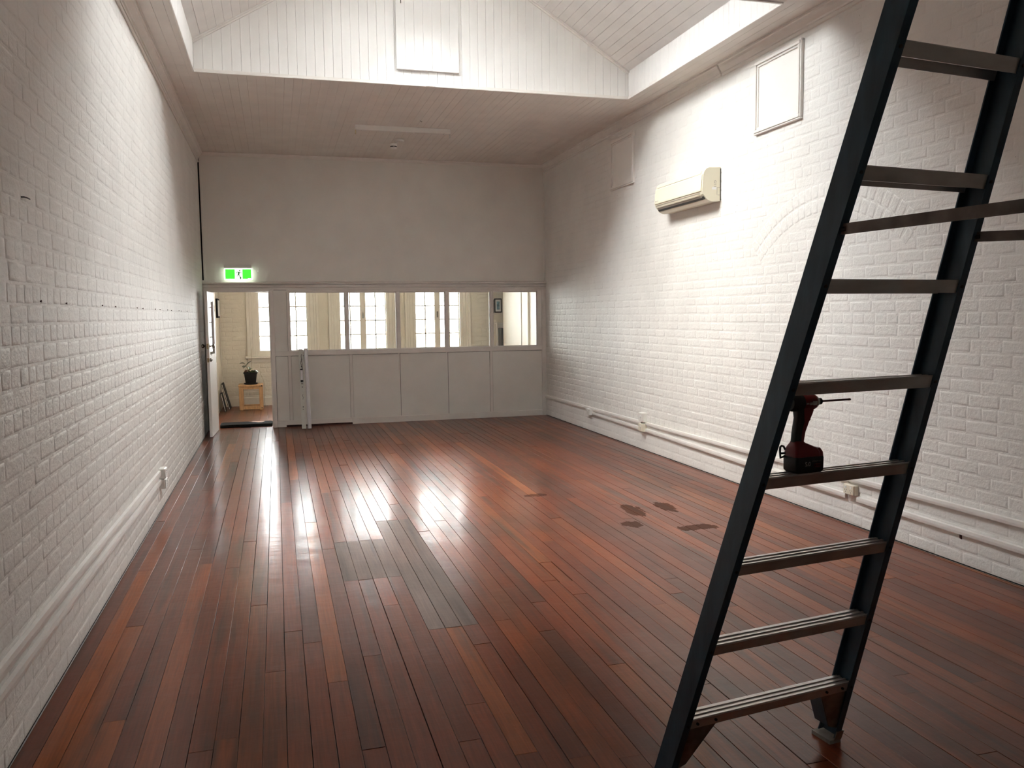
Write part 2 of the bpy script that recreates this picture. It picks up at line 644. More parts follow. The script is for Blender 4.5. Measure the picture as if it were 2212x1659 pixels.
ncol = int(math.ceil(W / PITCH)) + 1
k0 = -15
for i in range(ncol):
    xa = 1.365 + (k0 + i) * PITCH
    xb = xa + PITCH
    if xb <= 0.004:
        continue
    xa, xb = max(xa, 0.004), min(xb, W - 0.004)
    if xb - xa < 0.01:
        continue
    k = k0 + i
    holes = []
    if 0 <= k <= 3:
        holes = [(5.17, 6.10)]
    elif k in (4, 5, 6):
        holes = [(4.215, 6.64)]
    elif k == 14:
        holes = [(4.745, 5.160)]
    cuts = [1.2]
    y = random.uniform(2.2, 5.0)
    while y < D - 0.8:
        cuts.append(y)
        y += random.uniform(2.4, 4.8)
    cuts.append(D + 0.06)
    if k == 4:
        cuts = [1.2, 3.33] + [c for c in cuts if c > 4.3]
    segs = []
    for a, b_ in zip(cuts[:-1], cuts[1:]):
        parts = [(a, b_)]
        for h0, h1 in holes:
            np_ = []
            for s0, s1 in parts:
                if s1 <= h0 or s0 >= h1:
                    np_.append((s0, s1))
                else:
                    if s0 < h0:
                        np_.append((s0, h0))
                    if s1 > h1:
                        np_.append((h1, s1))
            parts = np_
        segs += parts
    for a, b_ in segs:
        if b_ - a < 0.05:
            continue
        floorboard(xa, xb, a, b_, pick(xa, a))
    for h0, h1 in holes:
        if k == 14:
            floorboard(xa, xb, h0, h1, (0.20, 0.050, 0.015), 1.0, gap=0.0045)
            continue
        j = random.uniform(0.9, 1.1)
        floorboard(xa, xb, h0, h1, tuple(v * j for v in PATCHCOL), 0.35, dz=0.0004, gap=0.0009)
for i in range(60):                              # the room beyond the partition and its annex
    xa = 0.004 + i * 0.117
    xb = xa + 0.117
    if xb > 7.0:
        break
    j = random.uniform(0.8, 1.25)
    floorboard(xa, xb, D + 0.06, YF + 0.02, (0.22 * j, 0.062 * j, 0.024 * j))
B('floor_slab', 'floor_varnish', floor, 0, W, YB, 1.2, -0.03, -0.001).color = (0.12, 0.036, 0.018, 1)

# ------------------------------------------------------------------ brick walls
BL, BH, PZ, PL = 0.230, 0.0765, 0.0860, 0.2395
ARC_Y, ARC_Z, ARC_R = 5.75, 1.10, 1.58


def brick_local(ln, ht, seed, proud=0.0035):
    """one thickly painted brick: three rings from the joint to the face, uneven edges; (u, d, z) with d off the wall"""
    rr = random.Random(seed)
    j = lambda s: rr.uniform(-s, s)
    spots = [(-1, -1), (0, -1), (1, -1), (1, 0), (1, 1), (0, 1), (-1, 1), (-1, 0)]
    wob = [(j(0.0020), j(0.0018)) for _ in spots]
    rings = []
    for dd, iu, iz in ((-0.0015, -0.0012, -0.0014), (proud * 0.90, 0.0034, 0.0052), (proud, 0.0160, 0.0160)):
        rg = []
        for (su, sz), (wu, wz) in zip(spots, wob):
            rg.append((su * (ln / 2 - iu) + wu, dd + (j(0.0004) if dd > 0 else 0), sz * (ht / 2 - iz) + wz))
        rings.append(rg)
    vs = [p for rg in rings for p in rg] + [(j(0.01), proud + j(0.0004), 0)]
    fs = [(16 + k, 16 + (k + 1) % 8, 24) for k in range(8)]
    for i in (0, 8):
        for k in range(8):
            a, b_ = i + k, i + (k + 1) % 8
            fs.append((a, b_, b_ + 8, a + 8))
    return vs, fs


def brick_wall(wall, mapf, u0, u1, z0, z1, nearfn, nobj, matname, bondfn, skip=None, extra=None, seed=3):
    """lay bricks as parts of wall; mapf(u, d, z) -> world. The nobj that show largest are objects, the rest one joined part"""
    rr = random.Random(seed)
    cells = []
    nc = int((z1 - z0) / PZ)
    for c in range(nc + 1):
        zc = z0 + c * PZ + PZ / 2
        zt = min(PZ, z1 - (z0 + c * PZ)) - 0.0095
        if zt < 0.03:
            continue
        zc = z0 + c * PZ + (zt + 0.0095) / 2
        u = u0 - rr.uniform(0, 0.06) - (PL / 2 if c % 2 else 0)
        while u < u1:
            head = bondfn(u, zc, c)
            w = PL / 2 if head else PL
            w *= rr.uniform(0.97, 1.03)
            a, b_ = max(u, u0), min(u + w, u1)
            if b_ - a > 0.035:
                uc = (a + b_) / 2
                if not (skip and skip(uc, zc)):
                    cells.append((uc, zc + rr.uniform(-0.0022, 0.0022), b_ - a - rr.choice((0.0, 0.001, 0.003, 0.006)), zt + rr.uniform(0.0, 0.0025), 0.0, rr.uniform(0.0008, 0.0026), rr.uniform(-0.008, 0.008)))
            u += w
    if extra:
        cells += extra
    cells.sort(key=lambda c: nearfn(c[0], c[1]) / max(0.02, c[2]) ** 0.5)
    cache = {}

    def local(i, c):
        var = (i * 7 + int(c[1] * 31)) % 9
        key = (round(c[2] / 0.012), round(c[3] / 0.01), round(c[5] / 0.0012), var)
        return key

    for i, c in enumerate(cells[:nobj]):
        key = local(i, c)
        if key not in cache:
            vs, fs = brick_local(key[0] * 0.012 if key[0] > 3 else c[2], c[3], hash(key) % 9973, c[5])
            me = bpy.data.meshes.new('brick')
            o0 = mapf(0, 0, 0)
            me.from_pydata([mapf(*p) - o0 for p in vs], [], fs)
            bm = bmesh.new()
            bm.from_mesh(me)
            bmesh.ops.recalc_face_normals(bm, faces=bm.faces)
            bm.to_mesh(me)
            bm.free()
            me.shade_smooth()
            me.materials.append(MATS[matname])
            cache[key] = me
        o = bpy.data.objects.new('brick', cache[key])
        o.parent = wall
        o.location = mapf(c[0], 0, c[1]) - wloc(wall)
        ang = c[4] + c[6]
        ax = (mapf(0, 1, 0) - mapf(0, 0, 0))
        o.rotation_mode = 'AXIS_ANGLE'
        o.rotation_axis_angle = (ang, *ax)
        if hasattr(wall, 'flipsign'):
            pass
        col.objects.link(o)
    rest = cells[nobj:]
    if rest:
        mb = MB()
        for i, c in enumerate(rest):
            vs, fs = brick_local(c[2], c[3], i * 13 + seed, c[5])
            ax = (mapf(0, 1, 0) - mapf(0, 0, 0))
            rot = Matrix.Rotation(c[4] + c[6], 3, ax)
            o0 = mapf(0, 0, 0)
            base = mapf(c[0], 0, c[1])
            mb.add([rot @ (mapf(*p) - o0) + base for p in vs], fs)
        o = mb.build('brickwork', matname, wall)
        o.data.shade_smooth()
        tag(o, kind='stuff')


CAMP = Vector((1.013, 0, 1.655))


def vis_rank(fn):
    def f(u, z):
        p = fn(u, 0, z)
        d = p - CAMP
        s = d.dot(F3)
        if s < 0.2:
            return 1e6 + d.length
        px, py = 1788 * d.dot(R3) / s, 1788 * d.dot(U3) / s
        out = max(0, abs(px) - 1120, abs(py) - 840)
        # apparent size falls with distance and with the slant of the wall
        return (d.length ** 2 if out == 0 else 1e4 + out)
    return f


wall_left = thing('wall_left', (0, 6, 0), 'long white-painted brick wall on the left side of the room', 'wall', kind='structure')
B('wall_body', 'brick_paint', wall_left, -0.25, 0.0, YB, D + 0.1, -0.1, H + 0.4)
lmap = lambda u, d, z: Vector((d, u, z))


def lbond(u, z, c):
    if 1.25 < z < 2.25 and u < 13:
        return c % 2 == 0
    return c % 6 == 2


B('base_gap', 'gap_dark', wall_left, 0.0, 0.0008, 1.2, D, 0.0, 0.007)
brick_wall(wall_left, lmap, 1.2, D - 0.01, 0.004, H - 0.16, vis_rank(lmap), 298, 'brick_paint', lbond, seed=5)

wall_right = thing('wall_right', (W, 6, 0), 'long white-painted brick wall on the right behind the ladder', 'wall', kind='structure')
B('wall_body', 'brick_paint', wall_right, W, W + 0.25, YB, D + 0.1, -0.1, H + 0.4)
rmap = lambda u, d, z: Vector((W - d, u, z))


def rbond(u, z, c):
    if u > 10.6 and 0.95 < z < 2.2:
        return c % 2 == 0
    return c % 7 == 4


def in_arch(u, z):
    r = math.hypot(u - ARC_Y, z - ARC_Z)
    return abs(u - ARC_Y) < 1.12 and z > 2.2 and ARC_R - 0.27 < r < ARC_R + 0.035


arch = []
for ring, rad in enumerate((ARC_R - 0.06, ARC_R - 0.178)):
    half = math.asin(1.06 / ARC_R)
    n = int(2 * half * rad / 0.083)
    for i in range(n):
        th = -half + (i + 0.5) * 2 * half / n
        arch.append((ARC_Y + rad * math.sin(th), ARC_Z + rad * math.cos(th), 0.108, 0.0735, math.pi / 2 - th + (0 if True else 0), 0.0030, 0.0))
# rotation sense of the wall: axis is -x, angle turns u towards z
arch = [(a, b_, c, d, (math.pi / 2 - math.asin((a - ARC_Y) / math.hypot(a - ARC_Y, b_ - ARC_Z))) * -1, f, g) for a, b_, c, d, e, f, g in arch]
B('base_gap', 'gap_dark', wall_right, W - 0.0008, W, 1.2, D, 0.0, 0.008)
brick_wall(wall_right, rmap, 1.2, D - 0.01, 0.005, H - 0.12, vis_rank(rmap), 298, 'brick_paint', rbond, skip=in_arch, extra=arch, seed=9)

mb = MB()
mb.add([(W - 0.0045, 4.285 + a, 0.190 + b_) for a, b_ in ((-0.008, -0.024), (0.010, -0.020), (0.012, 0.022), (-0.004, 0.028))] + [(W, 4.285 + a, 0.190 + b_) for a, b_ in ((-0.008, -0.024), (0.010, -0.020), (0.012, 0.022), (-0.004, 0.028))],
       [(0, 1, 2, 3), (4, 7, 6, 5), (0, 4, 5, 1), (1, 5, 6, 2), (2, 6, 7, 3), (3, 7, 4, 0)])
mb.build('paint_chip', 'rust', wall_right)

# ------------------------------------------------------------------ wall behind the camera
wf = B('wall_front', 'white_paint', None, -0.25, W + 0.25, YB - 0.2, YB, -0.1, H + 0.3)
tag(wf, 'plain white wall behind the viewer', 'wall', kind='structure')

# ------------------------------------------------------------------ partition wall at the back (room side at y = D)
back = thing('wall_back', (W / 2, D, 0), 'white partition wall with a row of windows and flat sheet above', 'wall', kind='structure')
B('upper_sheet', 'partition_paint', back, 0.022, W, D, D + 0.09, 2.19, H + 0.02)
B('corner_gap', 'gap_dark', back, 0.0, 0.022, D + 0.03, D + 0.09, 0, H)
B('edge_batten', 'partition_paint', back, 0.03, 0.055, D - 0.010, D, 2.20, H - 0.03, 0.002)
B('edge_batten', 'partition_paint', back, W - 0.03, W, D - 0.012, D, 2.20, H - 0.03, 0.002)
# moulded head rail
prof = [(D, 2.065), (D - 0.014, 2.065), (D - 0.014, 2.096), (D - 0.006, 2.098), (D - 0.006, 2.106), (D - 0.044, 2.108), (D - 0.044, 2.134), (D - 0.016, 2.137), (D - 0.016, 2.152),
        (D - 0.066, 2.155), (D - 0.066, 2.174), (D - 0.014, 2.186), (D - 0.014, 2.206), (D, 2.206)]
MB().prism(prof, 'x', 0.0, W).build('head_rail', 'trim_paint', back)
B('wall_post', 'trim_paint', back, 0.0, 0.105, D - 0.012, D + 0.09, 0.0, 2.066, 0.002)
B('door_post', 'trim_paint', back, 0.930, 0.985, D - 0.022, D + 0.09, 0.0, 2.066, 0.003)
B('end_post', 'trim_paint', back, 5.18, W, D - 0.020, D + 0.09, 0.0, 2.066, 0.003)
B('door_stop', 'trim_paint', back, 0.915, 0.931, D + 0.03, D + 0.06, 0.0, 2.05, 0.002)
B('door_head', 'trim_paint', back, 0.105, 0.930, D - 0.008, D + 0.09, 2.035, 2.066, 0.002)
B('upper_panel', 'partition_paint', back, 0.985, 1.175, D + 0.004, D + 0.07, 1.14, 2.066)
B('window_stile', 'trim_paint', back, 1.175, 1.212, D - 0.012, D + 0.09, 1.14, 2.066, 0.003)
MX = [2.054, 2.840, 3.608, 4.340]
for x in MX:
    B('mullion', 'trim_paint', back, x - 0.024, x + 0.024, D - 0.014, D + 0.075, 1.14, 2.040, 0.004)
B('window_stile', 'trim_paint', back, 5.105, 5.18, D - 0.012, D + 0.09, 1.14, 2.066, 0.003)
B('top_rail', 'trim_paint', back, 1.212, 5.105, D - 0.010, D + 0.09, 2.030, 2.066, 0.003)
B('sill_rail', 'trim_paint', back, 0.985, 5.18, D - 0.018, D + 0.09, 1.075, 1.145, 0.004)
PX = [1.212] + MX + [5.105]
for i in range(5):
    a = PX[i] + (0.024 if i else 0)
    b_ = PX[i + 1] - (0.024 if i < 4 else 0)
    B('pane', 'window_glass', back, a, b_, D + 0.030, D + 0.034, 1.145, 2.030)
    for (q0, q1, r0, r1) in ((a, b_, 1.145, 1.158), (a, b_, 2.017, 2.030), (a, a + 0.012, 1.158, 2.017), (b_ - 0.012, b_, 1.158, 2.017)):
        B('glazing_bead', 'trim_paint', back, q0, q1, D + 0.010, D + 0.030, r0, r1)
LX = [0.985, 1.190, 2.100, 2.856, 3.616, 4.323, 5.18]
for i in range(6):
    B('panel', 'partition_paint', back, LX[i], LX[i + 1], D + 0.002 + 0.0015 * (i % 2), D + 0.07, 0.02, 1.076)
for i, x in enumerate(LX[1:-1]):
    if i < 2 or i == 4:
        B('batten', 'trim_paint', back, x - 0.022, x + 0.022, D - 0.008, D + 0.003, 0.098, 1.076, 0.002)
    else:
        B('batten', 'gap_dark', back, x - 0.0025, x + 0.0025, D + 0.0, D + 0.0015, 0.098, 1.076)
        B('batten', 'partition_paint', back, x - 0.030, x - 0.004, D - 0.0015, D + 0.002, 0.098, 1.076)
B('shade_strip', 'gap_dark', back, 0.990, 5.18, D - 0.001, D + 0.003, 1.071, 1.0765)  # dark strips painted in as shade lines along the sill and panels
B('shade_strip', 'gap_dark', back, 0.986, 0.990, D - 0.001, D + 0.003, 0.10, 1.075)
B('shade_strip', 'gap_dark', back, 1.1725, 1.1755, D - 0.001, D + 0.004, 1.147, 2.03)
B('shade_strip', 'gap_dark', back, 0.990, 1.172, D - 0.0005, D + 0.004, 2.0615, 2.0655)
for i_, x in enumerate(LX[1:-1]):
    if i_ < 2 or i_ == 4:
        B('shade_strip', 'print_grey', back, x + 0.0225, x + 0.0255, D - 0.001, D + 0.003, 0.10, 1.07)  # grey strips drawn in for the shade beside each batten
        B('shade_strip', 'print_grey', back, x - 0.0255, x - 0.0225, D - 0.001, D + 0.003, 0.10, 1.07)
bb = thing('baseboard_back', (W / 2, D - 0.01, 0), 'white skirting board along the foot of the partition wall', 'skirting board', kind='structure')
B('board', 'trim_paint', bb, 0.985, 1.115, D - 0.018, D + 0.001, 0.002, 0.098, 0.003)
B('board', 'trim_paint', bb, 1.115, 2.095, D - 0.018, D + 0.001, 0.030, 0.100, 0.003)
B('board', 'trim_paint', bb, 2.100, 5.20, D - 0.018, D + 0.001, 0.002, 0.095, 0.003)
B('exposed_plate', 'raw_red_timber', bb, 1.115, 2.097, D - 0.004, D + 0.02, 0.0, 0.030)
MB().prism([(D, H - 0.05), (D - 0.012, H - 0.05), (D - 0.018, H - 0.03), (D - 0.034, H - 0.012), (D - 0.034, H), (D, H)], 'x', 0.03, W - 0.02).build(
    'ceiling_mould', 'trim_paint', back)

# ------------------------------------------------------------------ door in the partition, standing open into the room
door = thing('door_1', (0.125, D - 0.03, 0.01), 'white half-glazed door standing open against the left wall', 'door', kind='structure')
HX, HY = 0.112, D - 0.022
DA = math.radians(-92.6)        # swing from closed


def dxf(p):
    c, s = math.cos(DA), math.sin(DA)
    return Vector((HX + p.x * c - p.y * s, HY + p.x * s + p.y * c, p.z))


DW = 0.775


def DB(name, mat, parent, *a, c=0.0):
    return MB(dxf).box(*a, c).build(name, mat, parent)


# local: x along the leaf from the hinge, y through its thickness
DB('stile', 'white_paint', door, 0.0, 0.105, 0.0, 0.038, 0.012, 2.025, c=0.002)
DB('stile', 'white_paint', door, DW - 0.105, DW, 0.0, 0.038, 0.012, 2.025, c=0.002)
DB('top_rail', 'white_paint', door, 0.105, DW - 0.105, 0.0, 0.038, 1.905, 2.025)
DB('lower_panel', 'white_paint', door, 0.105, DW - 0.105, 0.002, 0.036, 0.012, 1.130)
dp = DB('pane', 'window_glass', door, 0.105, DW - 0.105, 0.016, 0.020, 1.130, 1.905)
for a in ((0.105, DW - 0.105, 0.006, 0.032, 1.130, 1.145), (0.105, DW - 0.105, 0.006, 0.032, 1.890, 1.905),
          (0.105, 0.120, 0.006, 0.032, 1.145, 1.890), (DW - 0.120, DW - 0.105, 0.006, 0.032, 1.145, 1.890)):
    DB('glazing_bead', 'white_paint', door, *a)
DB('latch_plate', 'brass', door, DW - 0.001, DW + 0.0015, 0.008, 0.030, 1.235, 1.305)
DB('latch_plate', 'brass', door, DW - 0.001, DW + 0.0015, 0.008, 0.030, 1.050, 1.110)
for side, y0 in ((1, 0.038), (-1, 0.0)):
    mb = MB(dxf)
    pr = [(0.030, 0.0), (0.030, 0.004), (0.011, 0.006), (0.010, 0.028), (0.020, 0.034), (0.029, 0.046), (0.029, 0.058), (0.020, 0.068), (0.001, 0.070)]
    mb.loft([[(DW - 0.062 + r * math.cos(t), y0 + side * h, 1.272 + r * math.sin(t)) for t in [2 * math.pi * k / 16 for k in range(16)]] for r, h in pr])
    tag(mb.build('door_knob', 'knob_steel', door, smooth=True), 'round dark metal knob')
mb = MB(dxf)
mb.loft([[(DW - 0.062 + r * math.cos(t), 0.038 + h, 1.080 + r * math.sin(t)) for t in [2 * math.pi * k / 14 for k in range(14)]]
         for r, h in ((0.027, 0), (0.027, 0.012), (0.020, 0.020), (0.008, 0.022), (0.008, 0.034), (0.001, 0.035))])
mb.build('deadlock', 'knob_steel', door, smooth=True)
for z in (1.20, 1.17, 1.14):
    mb = MB(dxf)
    mb.tube([(0.55, 0.035, z), (0.55, 0.039, z)], 0.006, 8)
    mb.build('screw_hole', 'gap_dark', door)
for z in (0.25, 1.05, 1.80):
    mb = MB(dxf)
    mb.tube([(-0.004, 0.036, z - 0.045), (-0.004, 0.036, z + 0.045)], 0.006, 8)
    mb.build('hinge', 'brass', door)

# ------------------------------------------------------------------ ceiling
ceil = thing('ceiling', (W / 2, 7, H), 'white timber-lined ceiling with a raised lantern roof over the middle', 'ceiling', kind='structure')
B('deck', 'ceiling_paint', ceil, -0.2, W + 0.2, WY1 + 0.02, D + 0.09, H + 0.02, H + 0.10)
B('deck', 'ceiling_paint', ceil, -0.2, WX0 - 0.02, WY0 - 0.02, WY1 + 0.02, H + 0.02, H + 0.10)
B('deck', 'ceiling_paint', ceil, WX1 + 0.02, W + 0.2, WY0 - 0.02, WY1 + 0.02, H + 0.02, H + 0.10)
B('deck', 'ceiling_paint', ceil, -0.2, W + 0.2, YB - 0.2, WY0 - 0.02, H + 0.0, H + 0.10)
CP = 0.0905


def lining(name, parent, mat, x0, x1, y0, y1, zt):
    """one ceiling board with eased lower edges"""
    g = random.uniform(0.0002, 0.0008)
    z = zt + random.uniform(-0.0006, 0.0006)
    c = 0.0016
    mb = MB()
    ring = lambda y: [(x0 + g, y, z + 0.022), (x1 - g, y, z + 0.022), (x1 - g, y, z + c), (x1 - g - c, y, z), (x0 + g + c, y, z), (x0 + g, y, z + c)]
    mb.loft([ring(y0), ring(y1)])
    return mb.build(name, mat, parent)


i = 0
x = 0.0
while x < W - 0.01:
    x1 = min(x + CP, W)
    if x1 <= WX0 + 0.01 or x >= WX1 - 0.01:
        js = [WY0 - 3.2, WY0 + random.uniform(0.3, 1.4), D] if i % 2 else [WY0 - 3.2, WY0 + random.uniform(1.6, 2.9), D]
        for a, b_ in zip(js[:-1], js[1:]):
            lining('ceiling_board', ceil, 'ceiling_paint', x, x1, a + 0.0008, b_ - 0.0008, H)
    elif x < WX0 or x1 > WX1:
        xa, xb = (x, WX0) if x < WX0 else (WX1, x1)
        lining('ceiling_board', ceil, 'ceiling_paint', xa, xb, WY0 - 3.2, WY1, H)
        lining('ceiling_board', ceil, 'ceiling_paint', x, x1, WY1, D, H)
    else:
        lining('ceiling_board', ceil, 'ceiling_paint', x, x1, WY1, D, H)
    x = x1
    i += 1
# beads round the opening
for a in ((WX0 - 0.012, WX0 + 0.004, WY0, WY1 + 0.012), (WX1 - 0.004, WX1 + 0.012, WY0, WY1 + 0.012), (WX0, WX1, WY1 - 0.004, WY1 + 0.014),
          (WX0, WX1, WY0 - 0.02, WY0 + 0.004)):
    B('edge_bead', 'trim_paint', ceil, a[0], a[1], a[2], a[3], H - 0.012, H + 0.006, 0.003)
# lantern: side walls of vertical boards
for side, xw in ((-1, WX0), (1, WX1)):
    cw = B('curb', 'board_paint', ceil, min(xw + side * 0.018, xw + side * 0.06), max(xw + side * 0.018, xw + side * 0.06), WY0 - 0.07, WY1 + 0.07, H + 0.004, EAVE + 0.06)
    y = WY0
    while y < WY1 - 0.005:
        y1 = min(y + 0.0885, WY1)
        d = random.uniform(0, 0.0012)
        x0_, x1_ = sorted((xw + side * d, xw + side * 0.02))
        B('board', 'board_paint', cw, x0_, x1_, y + 0.0009, y1 - 0.0009, H + 0.006, EAVE + 0.03, 0.0016)
        y = y1
# gable ends
for gi, (yg, sgn) in enumerate(((WY1, 1), (WY0, -1))):
    ya, yb = sorted((yg + sgn * 0.022, yg + sgn * 0.06))
    gb = MB().prism([(WX0 - 0.016, H + 0.004), (WX1 + 0.016, H + 0.004), (WX1 + 0.016, EAVE + 0.05), (XC, RIDGE + 0.06), (WX0 - 0.016, EAVE + 0.05)], 'y', ya, yb).build('gable', 'board_paint', ceil)
    x = WX0
    while x < WX1 - 0.004:
        x1 = min(x + 0.0885, WX1)
        zt = lambda q: EAVE + 0.02 + SL * (min(q - WX0, WX1 - q))
        d = random.uniform(0, 0.0014)
        c = 0.0020
        xa, xb = x + random.uniform(0.0004, 0.0012), x1 - random.uniform(0.0004, 0.0012)
        yf, yk = yg + sgn * d, yg + sgn * 0.024
        mb = MB()
        ring = lambda q, yy: [(q[0], yy, H + 0.006), (q[1], yy, H + 0.006), (q[1], yy, zt(q[1])), (q[0], yy, zt(q[0]))]
        mb.loft([ring((xa, xb), yk), ring((xa, xb), yf + sgn * c), ring((xa + c, xb - c), yf)])
        mb.build('board', 'board_paint', gb)
        x = x1
# roof slopes: lining boards below the glass, glazed strip, boards above
for side in (-1, 1):
    GZ0 = GZ0S[side]
    nrm = Vector((side * SL, 0, 1)).normalized()         # outwards

    def sp(z, y, t, side=side, nrm=nrm):
        return Vector((slope_x(z, side), y, z)) + nrm * t

    def slab(name, mat, parent, za, zb, y0, y1, t0, t1, side=side, sp=sp):
        return MB().add([sp(za, y0, t0), sp(zb, y0, t0), sp(zb, y1, t0), sp(za, y1, t0), sp(za, y0, t1), sp(zb, y0, t1), sp(zb, y1, t1), sp(za, y1, t1)],
                        [(0, 1, 2, 3), (7, 6, 5, 4), (0, 4, 5, 1), (1, 5, 6, 2), (2, 6, 7, 3), (3, 7, 4, 0)]).build(name, mat, parent)

    rs = slab('roof_slope', 'board_paint', ceil, EAVE - 0.03, GZ0, WY0, WY1, 0.024, 0.10)
    slab('roof_slope', 'board_paint', ceil, GZ1, RIDGE, WY0, WY1, 0.024, 0.10)
    slab('roof_slope', 'board_paint', ceil, GZ0, GZ1, WY0, GY0, 0.0, 0.10)
    slab('roof_slope', 'board_paint', ceil, GZ0, GZ1, GY1, WY1, 0.0, 0.10)
    dzb = 0.0885 * SL / math.hypot(1, SL)
    z = EAVE
    while z < RIDGE - 0.01:
        z1 = min(z + dzb, RIDGE)
        if z1 <= GZ0 + 0.02 or z >= GZ1 - 0.01:
            e = 0.0011 * SL
            slab('board', 'board_paint', rs, z + e, z1 - e, WY0, WY1, random.uniform(0, 0.0016), 0.025)
        z = z1
    # glazing
    sk = thing('window_%d' % (4 if side < 0 else 5), sp((GZ0 + GZ1) / 2, (GY0 + GY1) / 2, 0.1), 'long glazed skylight high in the %s slope of the lantern roof' % ('left' if side < 0 else 'right'), 'skylight', kind='structure')
    n = 5
    for i in range(n):
        ya = GY0 + (GY1 - GY0) * i / n
        yb = GY0 + (GY1 - GY0) * (i + 1) / n
        slab('pane', 'skylight_glass', sk, GZ0, GZ1, ya + 0.012, yb - 0.012, 0.085, 0.089)
    for i in range(n + 1):
        ya = GY0 + (GY1 - GY0) * i / n
        slab('glazing_bar', 'trim_paint', sk, GZ0, GZ1, ya - 0.012, ya + 0.012, 0.060, 0.110)
    slab('frame_rail', 'trim_paint', sk, GZ0 - 0.03, GZ0 + 0.012, GY0, GY1, 0.0, 0.110)
    slab('frame_rail', 'trim_paint', sk, GZ1 - 0.012, GZ1 + 0.03, GY0, GY1, 0.0, 0.110)
    # scotia along the rake of the far gable
    za, zb = EAVE - 0.005, RIDGE
    for dy, tt, hh in ((0.0, 0.016, 0.030), (0.016, 0.012, 0.014)):
        mb = MB()
        p = [sp(za, WY1 - dy, -0.0), sp(zb, WY1 - dy, -0.0), sp(zb, WY1 - dy, -hh), sp(za, WY1 - dy, -hh)]
        mb.loft([p, [q + Vector((0, -tt, 0)) for q in p]])
        mb.build('rake_mould', 'trim_paint', ceil)
# ridge cap
B('ridge_board', 'board_paint', ceil, XC - 0.05, XC + 0.05, WY0, WY1, RIDGE - 0.04, RIDGE + 0.10)
# hatch on the far gable
ht = B('hatch_panel', 'board_paint', ceil, 2.293, 2.950, WY1 - 0.022, WY1 - 0.006, 4.182, 5.05, 0.003)
tag(ht, 'boarded hatch panel with a small latch')
for i in range(7):
    xa = 2.293 + i * 0.0938
    B('board', 'board_paint', ht, xa + 0.0012, xa + 0.0926, WY1 - 0.026 - random.uniform(0, 0.001), WY1 - 0.020, 4.186, 5.046, 0.0016)
B('latch', 'knob_steel', ht, 2.345, 2.352, WY1 - 0.034, WY1 - 0.024, 4.84, 4.92)
B('patch_block', 'board_paint', ceil, 2.60, 2.70, WY1 - 0.010, WY1 + 0.006, H - 0.008, H + 0.055, 0.002)

# cornices
PRF = [(0.0, 0.0), (0.062, 0.0), (0.062, -0.016), (0.052, -0.022), (0.046, -0.042), (0.026, -0.070), (0.024, -0.082), (0.014, -0.086), (0.014, -0.108), (0.0, -0.112)]
cr = thing('trim_1', (W, 8, H - 0.1), 'moulded white cornice along the top of the right wall', 'cornice', kind='structure')
MB().prism([(W - a, H - 0.001 + b_) for a, b_ in PRF], 'y', 7.365, D).build('moulding', 'trim_paint', cr)
MB().prism([(W - a * 1.12, H - 0.001 + b_ * 1.06) for a, b_ in PRF], 'y', 2.6, 7.33).build('moulding', 'trim_paint', cr)
cl = thing('trim_2', (0, 8, H - 0.1), 'moulded white cornice along the top of the left wall', 'cornice', kind='structure')
MB().prism([(a * 1.25, H - 0.001 + b_ * 1.0) for a, b_ in PRF], 'y', 2.6, D).build('moulding', 'trim_paint', cl)
B('lower_bead', 'trim_paint', cl, 0.0, 0.018, 2.6, D, H - 0.150, H - 0.124, 0.004)
B('shade_strip', 'gap_dark', cl, 0.0, 0.006, 2.6, D, H - 0.124, H - 0.112)  # dark strip drawn as the shade line under the cornice

# ------------------------------------------------------------------ room beyond the partition
CZ2 = 3.30
wfar = thing('wall_far', (3, YF, 0), 'cream-painted brick window wall of the room beyond the partition', 'wall', kind='structure')
segs = []
xs = [-0.2] + sum([[cx - 0.50, cx + 0.50] for cx, _ in WIN], []) + [7.2]
for a, b_ in zip(xs[0::2], xs[1::2]):
    B('wall_body', 'cream_brick_paint', wfar, a, b_, YF, YF + 0.30, -0.05, CZ2 + 0.1)
for cx, _ in WIN:
    B('wall_body', 'cream_brick_paint', wfar, cx - 0.50, cx + 0.50, YF, YF + 0.30, -0.05, 0.93)
    B('wall_body', 'cream_brick_paint', wfar, cx - 0.50, cx + 0.50, YF, YF + 0.30, WZ1 + 0.06, CZ2 + 0.1)
fmap = lambda u, d, z: Vector((u, YF - d, z))


def far_skip(u, z):
    for cx, _ in WIN:
        if abs(u - cx) < 0.76 and z > 0.86:
            return True
    return u > 5.30 or (0.55 < u < 5.1 and z < 0.80 and u > 0.95)


brick_wall(wfar, fmap, 0.0, 5.4, 0.19, 2.6, vis_rank(fmap), 290, 'cream_brick_paint', lambda u, z, c: c % 5 == 3, skip=far_skip, seed=21)
MB().prism([(YF, 0.0), (YF - 0.024, 0.0), (YF - 0.024, 0.150), (YF - 0.012, 0.172), (YF - 0.018, 0.180), (YF - 0.004, 0.192), (YF, 0.192)], 'x', 0.0, 7.0).build('skirting', 'cream_trim', wfar)
wfl = B('wall_far_left', 'cream_paint', None, -0.20, 0.0, D + 0.10, YF, -0.05, CZ2 + 0.1)
tag(wfl, 'cream left wall of the room beyond the doorway', 'wall', kind='structure')
B('corner_bead', 'cream_trim', wfl, 0.0, 0.022, YF - 0.05, YF - 0.02, 0.0, CZ2, 0.004)
wfr = thing('wall_far_right', (W, 14.2, 0), 'cream right wall of the room beyond the partition with an opening', 'wall', kind='structure')
B('wall_body', 'cream_paint', wfr, W, W + 0.14, D + 0.09, 15.53, -0.05, CZ2 + 0.1)
B('wall_body', 'cream_paint', wfr, W, W + 0.14, 15.53, YF, 2.30, CZ2 + 0.1)
